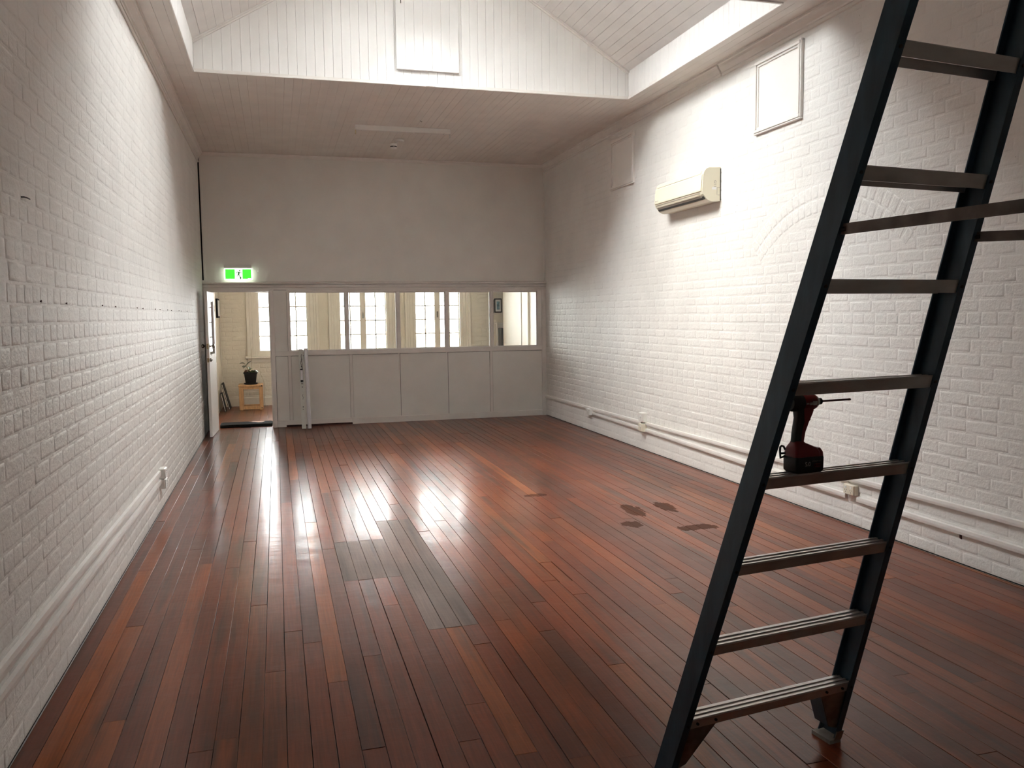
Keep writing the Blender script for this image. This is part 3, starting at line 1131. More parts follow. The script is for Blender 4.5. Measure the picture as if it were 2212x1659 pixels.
B('casing', 'cream_trim', wfr, W - 0.020, W, 13.86, 13.92, 0, 2.5, 0.004)
B('casing', 'cream_trim', wfr, W - 0.030, W, 13.80, 13.86, 0, 2.5, 0.006)
B('casing', 'cream_trim', wfr, W - 0.012, W, 14.27, 14.30, 0, 2.5, 0.003)
wan = B('wall_annex', 'cream_paint', None, 7.0, 7.2, D + 0.09, YF, -0.05, CZ2 + 0.1)
tag(wan, 'cream end wall of the side room beyond the partition', 'wall', kind='structure')
wan2 = B('wall_annex_near', 'cream_paint', None, W + 0.14, 7.0, D + 0.0, D + 0.09, -0.05, CZ2 + 0.1)
tag(wan2, 'cream near wall of the side room beyond the partition', 'wall', kind='structure')
c2 = B('ceiling_far', 'cream_paint', None, -0.2, 7.2, D + 0.09, YF + 0.3, CZ2, CZ2 + 0.1)
tag(c2, 'cream ceiling of the room beyond the partition', 'ceiling', kind='structure')
B('wall_back_head', 'partition_paint', back, 0.0, W, D + 0.091, D + 0.10, CZ2 - 0.01, H + 0.02)

for wi, (cx, word) in enumerate(WIN):
    w = thing('window_%d' % (wi + 1), (cx, YF, 0.93), 'cream double casement window with small panes, %s of the three' % word, 'window', kind='structure')
    # stepped architrave
    for (o0, o1, dp_) in ((0.50, 0.565, 0.020), (0.565, 0.61, 0.034), (0.61, 0.66, 0.050)):
        for s in (-1, 1):
            a, b_ = sorted((cx + s * o0, cx + s * o1))
            B('architrave', 'cream_trim', w, a, b_, YF - dp_, YF, 0.93, WZ1 + 0.06 + (o1 - 0.5), 0.004)
        B('architrave', 'cream_trim', w, cx - o0, cx + o0, YF - dp_, YF, WZ1 + 0.06 + (o0 - 0.5), WZ1 + 0.06 + (o1 - 0.5), 0.004)
    B('sill', 'cream_trim', w, cx - 0.70, cx + 0.70, YF - 0.085, YF + 0.12, 0.895, 0.930, 0.006)
    B('apron', 'cream_trim', w, cx - 0.66, cx + 0.66, YF - 0.025, YF, 0.82, 0.895, 0.004)
    for s in (-1, 1):
        a, b_ = sorted((cx + s * 0.445, cx + s * 0.50))
        B('jamb', 'cream_trim', w, a, b_, YF, YF + 0.14, 0.93, WZ1 + 0.06)
    B('jamb', 'cream_trim', w, cx - 0.445, cx + 0.445, YF, YF + 0.14, 0.93, 0.985)
    B('jamb', 'cream_trim', w, cx - 0.445, cx + 0.445, YF, YF + 0.14, WZ1 + 0.02, WZ1 + 0.06)
    for s in (-1, 1):
        lf = None
        x0, x1 = (cx - 0.445, cx) if s < 0 else (cx, cx + 0.445)
        ya, yb = YF + 0.06, YF + 0.10
        so, si = 0.014, 0.056
        l_out, l_in = (x0 + so, x1 - si) if s < 0 else (x0 + si, x1 - so)
        lf = MB().box(x0, l_out, ya, yb, 0.985, WZ1 + 0.02).box(l_in, x1, ya, yb, 0.985, WZ1 + 0.02).box(l_out, l_in, ya, yb, 0.985, WZ0 + 0.005).box(
            l_out, l_in, ya, yb, WZ1 - 0.005, WZ1 + 0.02).build('casement', 'cream_trim', w)
        rows = 6
        zz = [WZ0 + (WZ1 - WZ0) * r / rows for r in range(rows + 1)]
        xm = (l_out + l_in) / 2
        B('glazing_bar', 'cream_trim', lf, xm - 0.011, xm + 0.011, ya + 0.005, yb - 0.005, WZ0, WZ1)
        for r in range(1, rows):
            B('glazing_bar', 'cream_trim', lf, l_out, l_in, ya + 0.005, yb - 0.005, zz[r] - 0.011, zz[r] + 0.011)
        for r in range(rows):
            for (p0, p1) in ((l_out, xm - 0.008), (xm + 0.008, l_in)):
                B('pane', 'window_glass', lf, p0, p1, YF + 0.078, YF + 0.081, zz[r] + 0.008, zz[r + 1] - 0.008)
    B('casement_latch', 'knob_steel', w, cx - 0.012, cx + 0.012, YF + 0.035, YF + 0.06, 1.62, 1.74, 0.003)

# ------------------------------------------------------------------ things in the room beyond
# stool
st = thing('stool', (0.535, 15.72, 0), 'small square pine stool under the potted plant', 'stool')
for lx in (0.330, 0.678):
    for ly in (15.53, 15.86):
        B('leg', 'pine', st, lx, lx + (0.070 if lx < 0.5 else 0.062), ly, ly + 0.045, 0.0, 0.418, 0.004)
B('seat', 'pine', st, 0.322, 0.748, 15.515, 15.92, 0.418, 0.455, 0.006)
for ly in (15.528, 15.862):
    B('top_rail', 'pine', st, 0.400, 0.678, ly, ly + 0.040, 0.375, 0.418, 0.003)
    B('stretcher', 'pine', st, 0.400, 0.678, ly, ly + 0.040, 0.012, 0.068, 0.003)
for lx in (0.338, 0.686):
    B('side_rail', 'pine', st, lx, lx + 0.045, 15.575, 15.86, 0.012, 0.060, 0.003)
for (bx, bz) in ((0.720, 0.440), (0.718, 0.040)):
    mb = MB()
    mb.tube([(bx, 15.530, bz - 0.005), (bx, 15.510, bz - 0.005)], 0.010, 10)
    mb.build('bolt', 'steel_dark', st)
# pot plant
PXc, PYc = 0.535, 15.70
pl = thing('potted_plant', (PXc, PYc, 0.455), 'drooping green plant in a black plastic pot on the pine stool', 'plant')
MB().lathe([(0.098, 0.456), (0.118, 0.462), (0.120, 0.478), (0.112, 0.480), (0.104, 0.466), (0.002, 0.465)], PXc, PYc, 24).build('saucer', 'pot_black', pl, smooth=True)
MB().lathe([(0.088, 0.466), (0.112, 0.640), (0.122, 0.644), (0.124, 0.672), (0.117, 0.674), (0.112, 0.642), (0.108, 0.640), (0.002, 0.640)], PXc, PYc, 28).build('pot', 'pot_black', pl, smooth=True)
MB().lathe([(0.109, 0.630), (0.100, 0.650), (0.04, 0.658), (0.001, 0.656)], PXc, PYc, 16).build('soil', 'soil', pl, smooth=True)


def leaf(name, mat, parent, base, tip, width, droop, up=(0, 0, 1)):
    b_, t = Vector(base), Vector(tip)
    ax = t - b_
    sd = ax.cross(Vector(up))
    if sd.length < 1e-4:
        sd = Vector((1, 0, 0))
    sd.normalize()
    nr = sd.cross(ax).normalized()
    n = 7
    vs, fs = [], []
    for i in range(n + 1):
        s = i / n
        wdt = width * (math.sin(math.pi * min(1, s * 0.94 + 0.03)) ** 0.8)
        c = b_ + ax * s + nr * (droop * math.sin(math.pi * s))
        for k, lift in ((-1, 0.25), (0, 0), (1, 0.25)):
            vs.append(c + sd * (k * wdt / 2) + nr * (lift * wdt / 2))
    for i in range(n):
        for k in (0, 1):
            a = i * 3 + k
            fs.append((a, a + 1, a + 4, a + 3))
    n0 = len(vs)
    vs += [v - nr * 0.0016 for v in vs]
    fs += [tuple(j + n0 for j in f[::-1]) for f in fs]
    ob = MB().add(vs, fs).build(name, mat, parent, smooth=True)
    return ob


mb = MB()
mb.tube([(0.515, PYc, 0.645), (0.497, PYc - 0.01, 0.72), (0.462, PYc - 0.02, 0.79), (0.435, PYc - 0.02, 0.835), (0.418, PYc - 0.02, 0.842)], [0.006, 0.005, 0.004, 0.003, 0.002], 7)
mb.build('stem', 'stem_tan', pl, smooth=True)
LV = [((0.462, 15.69, 0.785), (0.560, 15.68, 0.880), 0.062, 0.006, 'leaf_green'), ((0.445, 15.69, 0.830), (0.368, 15.68, 0.842), 0.045, 0.010, 'leaf_green'),
      ((0.425, 15.68, 0.838), (0.350, 15.66, 0.828), 0.030, 0.008, 'leaf_green'), ((0.470, 15.69, 0.780), (0.400, 15.66, 0.770), 0.050, 0.012, 'leaf_green'),
      ((0.475, 15.68, 0.780), (0.415, 15.66, 0.745), 0.046, 0.006, 'leaf_green'), ((0.480, 15.69, 0.765), (0.525, 15.66, 0.735), 0.050, 0.010, 'leaf_green'),
      ((0.500, 15.68, 0.700), (0.440, 15.63, 0.660), 0.056, 0.014, 'leaf_dry'), ((0.505, 15.68, 0.690), (0.470, 15.60, 0.690), 0.060, 0.014, 'leaf_dry'),
      ((0.520, 15.68, 0.672), (0.590, 15.60, 0.645), 0.090, 0.030, 'leaf_green'), ((0.530, 15.69, 0.672), (0.630, 15.62, 0.690), 0.070, 0.020, 'leaf_green'),
      ((0.560, 15.69, 0.680), (0.672, 15.66, 0.668), 0.060, 0.026, 'leaf_green'), ((0.525, 15.70, 0.690), (0.570, 15.74, 0.735), 0.060, 0.010, 'leaf_green'),
      ((0.500, 15.68, 0.705), (0.545, 15.60, 0.700), 0.055, 0.015, 'stem_tan'), ((0.480, 15.70, 0.690), (0.430, 15.69, 0.715), 0.05, 0.01, 'leaf_dry')]
for b_, t, wd, dr, mm in LV:
    leaf('leaf', mm, pl, b_, t, wd * 1.45, dr)
mb = MB()
mb.tube([(0.560, 15.71, 0.64), (0.562, 15.72, 1.10)], 0.0035, 6)
mb.build('support_stake', 'stem_tan', pl, smooth=True)
# cord that loops down beside the stool
mb = MB()
mb.tube([(0.690, 16.15, 0.66), (0.705, 16.1, 0.60), (0.74, 16.02, 0.52), (0.765, 15.97, 0.44), (0.768, 15.95, 0.33), (0.76, 15.95, 0.10), (0.77, 15.97, 0.006)], 0.004, 6)
o = mb.build('cord', 'stem_tan', None, smooth=True)
tag(o, 'thin tan cord hanging behind the pine stool', 'cord')

# dark frames leaning on the left wall beyond the door
for (y0, y1, hgt, foot, nm) in ((15.35, 15.60, 0.325, 0.10, 'shorter black frame leaning at the foot of the cream wall'),
                                (15.66, 16.05, 0.470, 0.155, 'taller black frame leaning behind the shorter one')):
    fr = thing('picture_frame', (foot, (y0 + y1) / 2, 0), nm, 'picture frame', 'frames leaning beyond the door')
    an = math.atan2(foot - 0.035, hgt)

    def lxf(p, foot=foot, an=an):
        # local: x thickness (towards the room), z up along the leaning board
        return Vector((foot - 0.012 + p.x * math.cos(an) - p.z * math.sin(an), p.y, 0.004 + p.z * math.cos(an) + p.x * math.sin(an)))

    L_ = hgt / math.cos(an)
    MB(lxf).box(0.0, 0.030, y0, y1, 0.0, L_, 0.002).build('frame', 'frame_black', fr)
    MB(lxf).box(0.010, 0.020, y0 - 0.0015, y0 + 0.002, 0.01, L_ - 0.01).build('edge_strip', 'mount_white', fr)
    MB(lxf).box(0.028, 0.0315, y0 + 0.02, y1 - 0.02, 0.02, L_ - 0.02).build('backing', 'pot_black', fr)
# frame on the left wall
fr = thing('picture_frame', (0.0, 15.75, 1.66), 'small black frame hung high on the cream wall beyond the door', 'picture frame')
B('frame', 'frame_black', fr, 0.002, 0.034, 15.50, 15.98, 1.66, 2.00, 0.003)
B('mount', 'mount_white', fr, 0.033, 0.036, 15.53, 15.95, 1.69, 1.97)
# pictures in the side room
for (xa, xb, za, zb, lab) in ((5.272, 5.425, 1.700, 1.985, 'black-framed blue print seen through the rightmost glass pane'),
                              (5.165, 5.262, 1.690, 1.965, 'narrow black-framed print half hidden by the rightmost mullion')):
    fr = thing('picture_frame', ((xa + xb) / 2, YF, za), lab, 'picture frame', 'pictures seen through the glass')
    B('frame', 'frame_black', fr, xa, xb, YF - 0.030, YF - 0.012, za, zb, 0.003)
    B('mount', 'mount_white', fr, xa + 0.022, xb - 0.022, YF - 0.033, YF - 0.029, za + 0.022, zb - 0.022)
    B('picture', 'print_blue', fr, xa + 0.045, xb - 0.045, YF - 0.035, YF - 0.032, za + 0.06, zb - 0.06)
mt_ = thing('mantelpiece', (5.60, 16.2, 0), 'white mantelpiece below the framed prints in the side room', 'mantelpiece')
B('shelf', 'trim_paint', mt_, 5.28, 6.55, YF - 0.17, YF - 0.02, 1.47, 1.50, 0.004)
B('pilaster', 'trim_paint', mt_, 5.30, 5.50, YF - 0.11, YF - 0.02, 0.0, 1.47, 0.004)
B('pilaster', 'trim_paint', mt_, 6.32, 6.52, YF - 0.11, YF - 0.02, 0.0, 1.47, 0.004)
B('frieze', 'trim_paint', mt_, 5.50, 6.32, YF - 0.10, YF - 0.02, 1.15, 1.47, 0.004)
sp_ = thing('loudspeaker', (5.40, 15.9, 0), 'tall dark grey loudspeaker box standing before the mantelpiece', 'loudspeaker')
B('cabinet', 'speaker_grey', sp_, 5.285, 5.480, 15.80, 16.05, 0.03, 1.395, 0.006)
B('grille', 'wire_dark', sp_, 5.300, 5.465, 15.792, 15.802, 0.30, 1.37, 0.003)
B('plinth', 'frame_black', sp_, 5.280, 5.485, 15.795, 16.055, 0.0, 0.03, 0.003)
# mat in the doorway
mt_ = thing('door_mat', (0.52, 13.25, 0), 'black rubber mat across the doorway with a worn orange corner', 'mat')
MB().prism([(0.150, 13.125), (0.905, 13.115), (0.912, 13.40), (0.880, 13.47), (0.190, 13.48), (0.148, 13.43)], 'z', 0.002, 0.042).build('mat', 'mat_black', mt_)
MB().prism([(0.55, 13.455), (0.60, 13.40), (0.66, 13.36), (0.70, 13.31), (0.76, 13.33), (0.79, 13.42), (0.78, 13.465)], 'z', 0.0415, 0.0432).build('worn_patch', 'worn_timber', mt_)

# ------------------------------------------------------------------ exit sign
ex = thing('exit_sign', (0.505, D, 2.21), 'lit green running-man exit sign above the doorway', 'exit sign')
SX0, SX1, SZ0, SZ1 = 0.312, 0.700, 2.212, 2.378
YS = D - 0.075
B('housing', 'plastic_white', ex, SX0, SX1 - 0.01, D - 0.085, D, 2.382, 2.430, 0.005)
B('light_panel', 'sign_white', ex, SX0, SX1, YS, YS + 0.012, SZ0, SZ1)
B('green_field', 'sign_green', ex, SX0 + 0.014, SX0 + 0.146, YS - 0.002, YS, SZ0 + 0.013, SZ1 - 0.013)
B('green_field', 'sign_green', ex, SX0 + 0.252, SX1 - 0.014, YS - 0.002, YS, SZ0 + 0.013, SZ1 - 0.013)
PR = YS - 0.0022


def man(poly, name='pictogram'):
    o = MB().prism([(SX0 + 0.146 + a * 0.106, SZ0 + 0.008 + b_ * 0.150) for a, b_ in poly], 'y', PR, PR + 0.0015).build(name, 'sign_pictogram', ex)
    return o


hd = [(0.64 + 0.10 * math.cos(t), 0.83 + 0.071 * math.sin(t)) for t in [2 * math.pi * k / 14 for k in range(14)]]
man(hd, 'figure_head')
man([(0.42, 0.72), (0.70, 0.70), (0.62, 0.52), (0.56, 0.42), (0.36, 0.42), (0.42, 0.56)], 'figure_body')
man([(0.42, 0.72), (0.26, 0.72), (0.12, 0.55), (0.18, 0.52), (0.30, 0.65), (0.46, 0.65)], 'figure_arm')
man([(0.66, 0.71), (0.74, 0.62), (0.84, 0.56), (0.99, 0.56), (0.99, 0.61), (0.86, 0.62), (0.76, 0.70), (0.70, 0.72)], 'figure_arm')
man([(0.36, 0.44), (0.48, 0.44), (0.44, 0.26), (0.02, 0.26), (0.02, 0.30), (0.36, 0.31)], 'figure_leg')
man([(0.44, 0.46), (0.57, 0.44), (0.86, 0.12), (0.80, 0.06), (0.66, 0.03), (0.66, 0.0), (0.80, 0.0), (0.74, 0.10)], 'figure_leg')
B('small_print', 'sign_white', ex, SX1 - 0.062, SX1 - 0.022, PR, PR + 0.001, SZ0 + 0.016, SZ0 + 0.021)

# ------------------------------------------------------------------ bare fluorescent batten and smoke detector on the ceiling
lb = thing('light_batten', (2.65, 10.70, 3.985), 'bare white fluorescent batten without a tube on the back ceiling', 'light fitting')
B('tray', 'plastic_white', lb, 2.045, 3.255, 10.668, 10.718, 3.978, H - 0.002, 0.003)
for x, mm in ((2.045, 'old_plastic'), (3.243, 'plastic_white')):
    B('tube_holder', mm, lb, x, x + 0.012, 10.675, 10.710, 3.930, 3.985, 0.003)
for x in (2.13, 2.78, 3.17):
    mb = MB()
    mb.tube([(x, 10.693, 3.978), (x, 10.693, 3.970)], 0.010, 10)
    mb.build('screw_cap', 'plastic_white', lb)
sd_ = thing('smoke_detector', (2.66, 11.35, 3.88), 'white smoke detector hanging below its round ceiling base', 'smoke detector')
MB().lathe([(0.060, H - 0.001), (0.066, H - 0.012), (0.066, H - 0.024), (0.058, H - 0.036), (0.001, H - 0.036)], 2.70, 11.42, 24).build('ceiling_base', 'plastic_white', sd_, smooth=True)
mb = MB()
mb.tube([(2.69, 11.42, H - 0.03), (2.665, 11.36, H - 0.06), (2.62, 11.28, 3.945)], 0.008, 6)
mb.build('wire', 'plastic_white', sd_, smooth=True)
MB().lathe([(0.030, 3.948), (0.046, 3.942), (0.048, 3.918), (0.044, 3.910)], 2.60, 11.26, 24).build('head', 'plastic_white', sd_, smooth=True)
for k in range(4):
    t0 = math.pi / 2 * k + 0.10
    pts = [t0 + (math.pi / 2 - 0.20) * j / 5 for j in range(6)]
    mb = MB()
    mb.loft([[(2.60 + r * math.cos(t), 11.26 + r * math.sin(t), z) for r, z in ((0.036, 3.9105), (0.0432, 3.9105), (0.0432, 3.897), (0.036, 3.897))] for t in pts])
    mb.build('vent_slot', 'gap_dark', sd_)
MB().lathe([(0.034, 3.912), (0.034, 3.898), (0.044, 3.897), (0.042, 3.886), (0.028, 3.876), (0.001, 3.874)], 2.60, 11.26, 24).build('sensor_cap', 'plastic_white', sd_, smooth=True)
hk = thing('ceiling_hook', (2.78, 10.25, 4.0), 'tiny metal hook screwed into the ceiling near the batten', 'hook')
mb = MB()
mb.tube([(2.80, 10.28, H), (2.80, 10.28, H - 0.014), (2.812, 10.28, H - 0.022), (2.818, 10.28, H - 0.012)], 0.003, 6)
mb.build('hook_wire', 'knob_steel', hk)
MB().lathe([(0.012, H), (0.012, H - 0.004), (0.001, H - 0.004)], 2.80, 10.28, 10).build('hook_plate', 'plastic_white', hk)

# ------------------------------------------------------------------ two fluorescent fittings leaning on the partition
Y0b, Y1t, Zt = 12.575, D - 0.022, 1.178
an = math.atan2(Y1t - Y0b, Zt)


def lean(xc, shift):
    def f(p):
        # local: x across, y thickness (towards the viewer), z along the fitting; slight sideways slant
        return Vector((xc + p.x + shift * (1 - p.z / 1.21), Y0b + p.z * math.sin(an) - p.y * math.cos(an), 0.002 + p.z * math.cos(an) + p.y * math.sin(an)))
    return f


f1 = thing('batten_fitting', (1.33, 12.57, 0), 'opened cream fluorescent batten with exposed ballast leaning on the partition', 'light fitting', 'fittings leaning on the partition')
x1 = lean(1.352, 0.008)
LN = 1.21
MB(x1).box(-0.030, 0.030, 0.0, 0.003, 0, LN).build('tray_back', 'tin_white', f1)
for s in (-1, 1):
    MB(x1).box(s * 0.030 - 0.0012, s * 0.030 + 0.0012, 0.0, 0.036, 0, LN).build('tray_side', 'tin_white', f1)
MB(x1).box(-0.028, 0.028, 0.003, 0.034, 0.0, 0.004).build('end_plate', 'tin_white', f1)
MB(x1).box(-0.016, 0.016, 0.003, 0.032, 0.735, 0.885, 0.003).build('ballast', 'tin_cool', f1)
MB(x1).box(-0.018, 0.018, 0.003, 0.026, 0.888, 0.905).build('terminal_block', 'wire_dark', f1)
MB(x1).box(-0.018, 0.018, 0.003, 0.026, 0.705, 0.732).build('terminal_block', 'wire_dark', f1)
MB(x1).box(-0.014, 0.016, 0.003, 0.020, 0.675, 0.692).build('terminal_block', 'print_grey', f1)
for zc, amp in ((0.98, 0.012), (1.04, -0.010)):
    mb = MB(x1)
    mb.tube([(0.012, 0.012, 0.905), (amp, 0.016, zc - 0.03), (0.016, 0.014, zc), (0.004, 0.010, zc + 0.06), (0.014, 0.010, zc + 0.09)], 0.003, 6)
    mb.build('wire', 'wire_dark', f1, smooth=True)
mb = MB(x1)
mb.tube([(0.006, 0.010, 0.52), (-0.004, 0.013, 0.50), (0.010, 0.013, 0.47), (0.0, 0.010, 0.44)], 0.002, 6)
mb.build('wire', 'wire_dark', f1, smooth=True)
for zc in (0.945, 0.63, 0.33, 0.295, 0.045):
    mb = MB(x1)
    mb.tube([(0.002, 0.003, zc), (0.002, 0.006, zc)], 0.0075 if zc > 0.1 else 0.004, 10)
    mb.build('knockout', 'wire_dark' if zc in (0.945, 0.63, 0.33) else 'print_grey', f1)
f2 = thing('batten_cover', (1.44, 12.57, 0), 'white fluorescent batten cover leaning beside the opened batten', 'light fitting', 'fittings leaning on the partition')
x2 = lean(1.430, 0.010)
MB(x2).prism([(-0.028, 0.0), (0.028, 0.0), (0.028, 0.020), (0.014, 0.040), (-0.014, 0.040), (-0.028, 0.020)], 'z', 0.0, LN + 0.004).build('cover', 'tin_cool', f2)
MB(x2).box(-0.029, 0.029, -0.001, 0.030, LN - 0.004, LN + 0.010).build('end_cap', 'tin_white', f2)
MB(x2).box(-0.029, 0.029, -0.001, 0.030, -0.001, 0.010).build('end_cap', 'tin_white', f2)
MB(x2).box(0.010, 0.016, 0.0385, 0.0415, 0.30, 0.62).build('printed_strip', 'label_white', f2)

# ------------------------------------------------------------------ air conditioner on the right wall
ac = thing('air_conditioner', (W - 0.1, 7.88, 2.73), 'cream wall-mounted split air conditioner high on the right wall', 'air conditioner')
A0, A1 = 7.36, 8.41


def side_prof(pts):
    return [(W - a, b_) for a, b_ in pts]


body = [(0.004, 2.740), (0.105, 2.735), (0.150, 2.752), (0.196, 2.806), (0.206, 2.830), (0.204, 2.86), (0.196, 2.98), (0.184, 3.022), (0.160, 3.050), (0.130, 3.062), (0.004, 3.066)]
MB().prism(side_prof(body), 'y', A0, A1).build('body', 'ac_cream', ac)
MB().prism(side_prof([(0.200, 2.834), (0.214, 2.834), (0.217, 2.848), (0.212, 2.900), (0.204, 2.985), (0.194, 3.000), (0.190, 2.99)]), 'y', A0 + 0.012, A1 - 0.012).build('front_panel', 'ac_cream', ac)
MB().prism(side_prof([(0.172, 3.030), (0.182, 3.036), (0.190, 3.022), (0.200, 3.004), (0.194, 2.998)]), 'y', A0 + 0.05, A1 - 0.05).build('intake_grille', 'ac_cream', ac)
MB().prism(side_prof([(0.187, 3.012), (0.1905, 3.014), (0.198, 3.001), (0.1955, 2.999)]), 'y', A0 + 0.22, A1 - 0.22).build('intake_slot', 'ac_grey', ac)
MB().prism(side_prof([(0.2015, 2.822), (0.206, 2.821), (0.164, 2.765), (0.158, 2.768)]), 'y', A0 + 0.06, A1 - 0.02).build('outlet_recess', 'ac_grey', ac)
MB().prism(side_prof([(0.196, 2.806), (0.202, 2.806), (0.194, 2.794), (0.188, 2.796)]), 'y', A0 + 0.08, A1 - 0.03).build('louvre', 'ac_cream', ac)
MB().prism(side_prof([(0.170, 2.776), (0.177, 2.775), (0.164, 2.757), (0.157, 2.760)]), 'y', A0 + 0.06, A1 - 0.02).build('outlet_slot', 'ac_dark', ac)
MB().prism(side_prof([(0.180, 2.785), (0.1855, 2.785), (0.166, 2.757), (0.160, 2.760)]), 'y', A0 + 0.016, A0 + 0.052).build('display', 'ac_dark', ac)
B('back_plate', 'ac_dark', ac, W - 0.012, W, A0 - 0.002, A1 + 0.002, 2.745, 3.055)
B('sticker', 'label_white', ac, W - 0.100, W - 0.052, A0 - 0.0012, A0 + 0.001, 2.850, 2.874)
cv = MB()
for a in ((W - 0.046, W - 0.043, 2.80, 2.872), (W - 0.046, W - 0.006, 2.869, 2.872), (W - 0.040, W - 0.010, 2.797, 2.800)):
    cv.box(a[0], a[1], A0 - 0.001, A0 + 0.001, a[2], a[3])
cv.build('pipe_cover', 'print_grey', ac)


def text(name, body_, size, mat, parent, loc, rot, extrude=0.0004):
    cu = bpy.data.curves.new(name, 'FONT')
    cu.body = body_
    cu.size = size
    cu.extrude = extrude
    cu.align_x = 'CENTER'
    cu.align_y = 'CENTER'
    cu.materials.append(MATS[mat])
    tmp = bpy.data.objects.new(name, cu)
    me = bpy.data.meshes.new_from_object(tmp)
    bpy.data.objects.remove(tmp)
    o = bpy.data.objects.new(name, me)
    col.objects.link(o)
    o.parent = parent
    o.location = Vector(loc) - wloc(parent)
    o.rotation_euler = rot
    return o


text('side_lettering', 'G/11', 0.034, 'print_grey', ac, (W - 0.066, A0 - 0.001, 2.905), (math.pi / 2, math.pi / 2, 0))
mb = MB()
mb.box(W - 0.2165, W - 0.215, A1 - 0.048, A1 - 0.034, 2.856, 2.866).box(W - 0.2165, W - 0.215, A1 - 0.110, A1 - 0.054, 2.859, 2.862)
mb.build('badge', 'print_grey', ac)

# ------------------------------------------------------------------ framed vent covers high on the right wall
for (y0, y1, z0, z1, lab) in ((6.055, 6.750, 3.240, 3.885, 'larger-looking white framed panel above the air conditioner, nearer the ladder'),
                              (9.385, 10.090, 3.228, 3.852, 'white framed panel in the shade, nearer the partition')):
    vp = thing('wall_panel', (W, (y0 + y1) / 2, z0), lab, 'wall panel', 'framed panels on the right wall')
    B('panel', 'white_paint', vp, W - 0.016, W - 0.002, y0 + 0.03, y1 - 0.03, z0 + 0.03, z1 - 0.03)
    for (o_, wd, dp_) in ((0.0, 0.014, 0.030), (0.014, 0.026, 0.038), (0.040, 0.020, 0.026)):
        for a in ((y0 + o_, y1 - o_, z0 + o_, z0 + o_ + wd), (y0 + o_, y1 - o_, z1 - o_ - wd, z1 - o_), (y0 + o_, y0 + o_ + wd, z0 + o_ + wd, z1 - o_ - wd), (y1 - o_ - wd, y1 - o_, z0 + o_ + wd, z1 - o_ - wd)):
            B('frame_moulding', 'trim_paint', vp, W - dp_, W - 0.001, *a, 0.003)


# ------------------------------------------------------------------ cable trunking and outlets
def trunk(lab, side, runs, hgt, dep, mat='trim_paint'):
    """strip along a wall; runs: lists of (y, z centre), one per length between outlets"""
    x_ = W - 0.0035 if side > 0 else 0.0035
    root = thing('cable_trunking', (x_, runs[0][0][0], runs[0][0][1]), lab, 'cable trunking', 'surface cable trunking')
    for pts in runs:
        rings = []
        for y, z in pts:
            q = [(0, -hgt / 2), (dep, -hgt / 2 + 0.003), (dep + 0.002, 0), (dep, hgt / 2 - 0.003), (0, hgt / 2)]
            rings.append([(x_ - side * d_, y, z + k) for d_, k in q])
        MB().loft(rings).build('channel', mat, root)
    return root


trunk('upper white cable trunking low along the right wall', 1, [[(2.6, 0.385), (3.82, 0.376), (6.95, 0.346), (9.028, 0.333)], [(9.152, 0.332), (D - 0.03, 0.314)]], 0.042, 0.022)
trunk('lower white cable trunking along the right wall from the ladder to the far outlet', 1, [[(2.6, 0.222), (3.82, 0.220), (5.27, 0.220)], [(5.40, 0.222), (6.95, 0.232), (9.028, 0.255)], [(9.152, 0.257), (10.786, 0.264)]], 0.042, 0.022)
trunk('upper white cable trunking low along the left wall', -1, [[(1.3, 0.394), (3.3, 0.390), (4.8, 0.378), (7.565, 0.338)]], 0.050, 0.018)
trunk('lower white cable trunking just below it on the left wall', -1, [[(1.3, 0.304), (3.3, 0.302), (4.8, 0.292), (7.565, 0.262)]], 0.044, 0.018)


def outlet(side, y0, y1, z0, z1, lab, mat, dep=0.05, double=False):
    o = thing('power_outlet', (W if side > 0 else 0, (y0 + y1) / 2, z0), lab, 'power outlet', 'surface power outlets')
    xa, xb = (W - dep, W) if side > 0 else (0, dep)
    B('mounting_block', mat, o, xa, xb, y0, y1, z0, z1, 0.004)
    xs_ = (W - dep - 0.009, W - dep) if side > 0 else (dep, dep + 0.009)
    B('face_plate', mat, o, xs_[0], xs_[1], y0 + 0.002, y1 - 0.002, z0 + 0.002, z1 - 0.002, 0.003)
    n = 2 if double else 1
    for i in range(n):
        yc = y0 + (y1 - y0) * (i + 0.5) / n
        zc = (z0 + z1) / 2
        xf = xs_[0] if side > 0 else xs_[1]
        s = -1 if side > 0 else 1
        a, b_ = sorted((xf, xf + s * 0.004))
        B('switch', 'label_white', o, a, b_, yc - 0.007, yc + 0.007, zc + 0.010, zc + 0.026, 0.001)
        a, b_ = sorted((xf - s * 0.001, xf + s * 0.0006))
        for (dy, dz) in ((-0.009, -0.004), (0.009, -0.004), (0.0, -0.020)):
            B('pin_slot', 'gap_dark', o, a, b_, yc + dy - 0.0015, yc + dy + 0.0015, zc + dz - 0.005, zc + dz + 0.005)
    return o


outlet(1, 10.79, 10.92, 0.235, 0.322, 'small white outlet at the far end of the right wall trunking', 'outlet_white')
outlet(1, 9.03, 9.15, 0.352, 0.462, 'upper white outlet of the stacked pair on the right wall', 'outlet_white', dep=0.055)
outlet(1, 9.03, 9.15, 0.236, 0.332, 'lower cream outlet of the stacked pair on the right wall', 'outlet_cream', dep=0.055)
outlet(1, 5.275, 5.395, 0.245, 0.322, 'cream double outlet on the right wall seen between the ladder rungs', 'outlet_cream', dep=0.040, double=True)
outlet(-1, 7.57, 7.69, 0.287, 0.372, 'upper white outlet of the stacked pair on the left wall', 'outlet_white', dep=0.048)
outlet(-1, 7.57, 7.69, 0.196, 0.281, 'lower white outlet of the stacked pair on the left wall', 'outlet_white', dep=0.048)
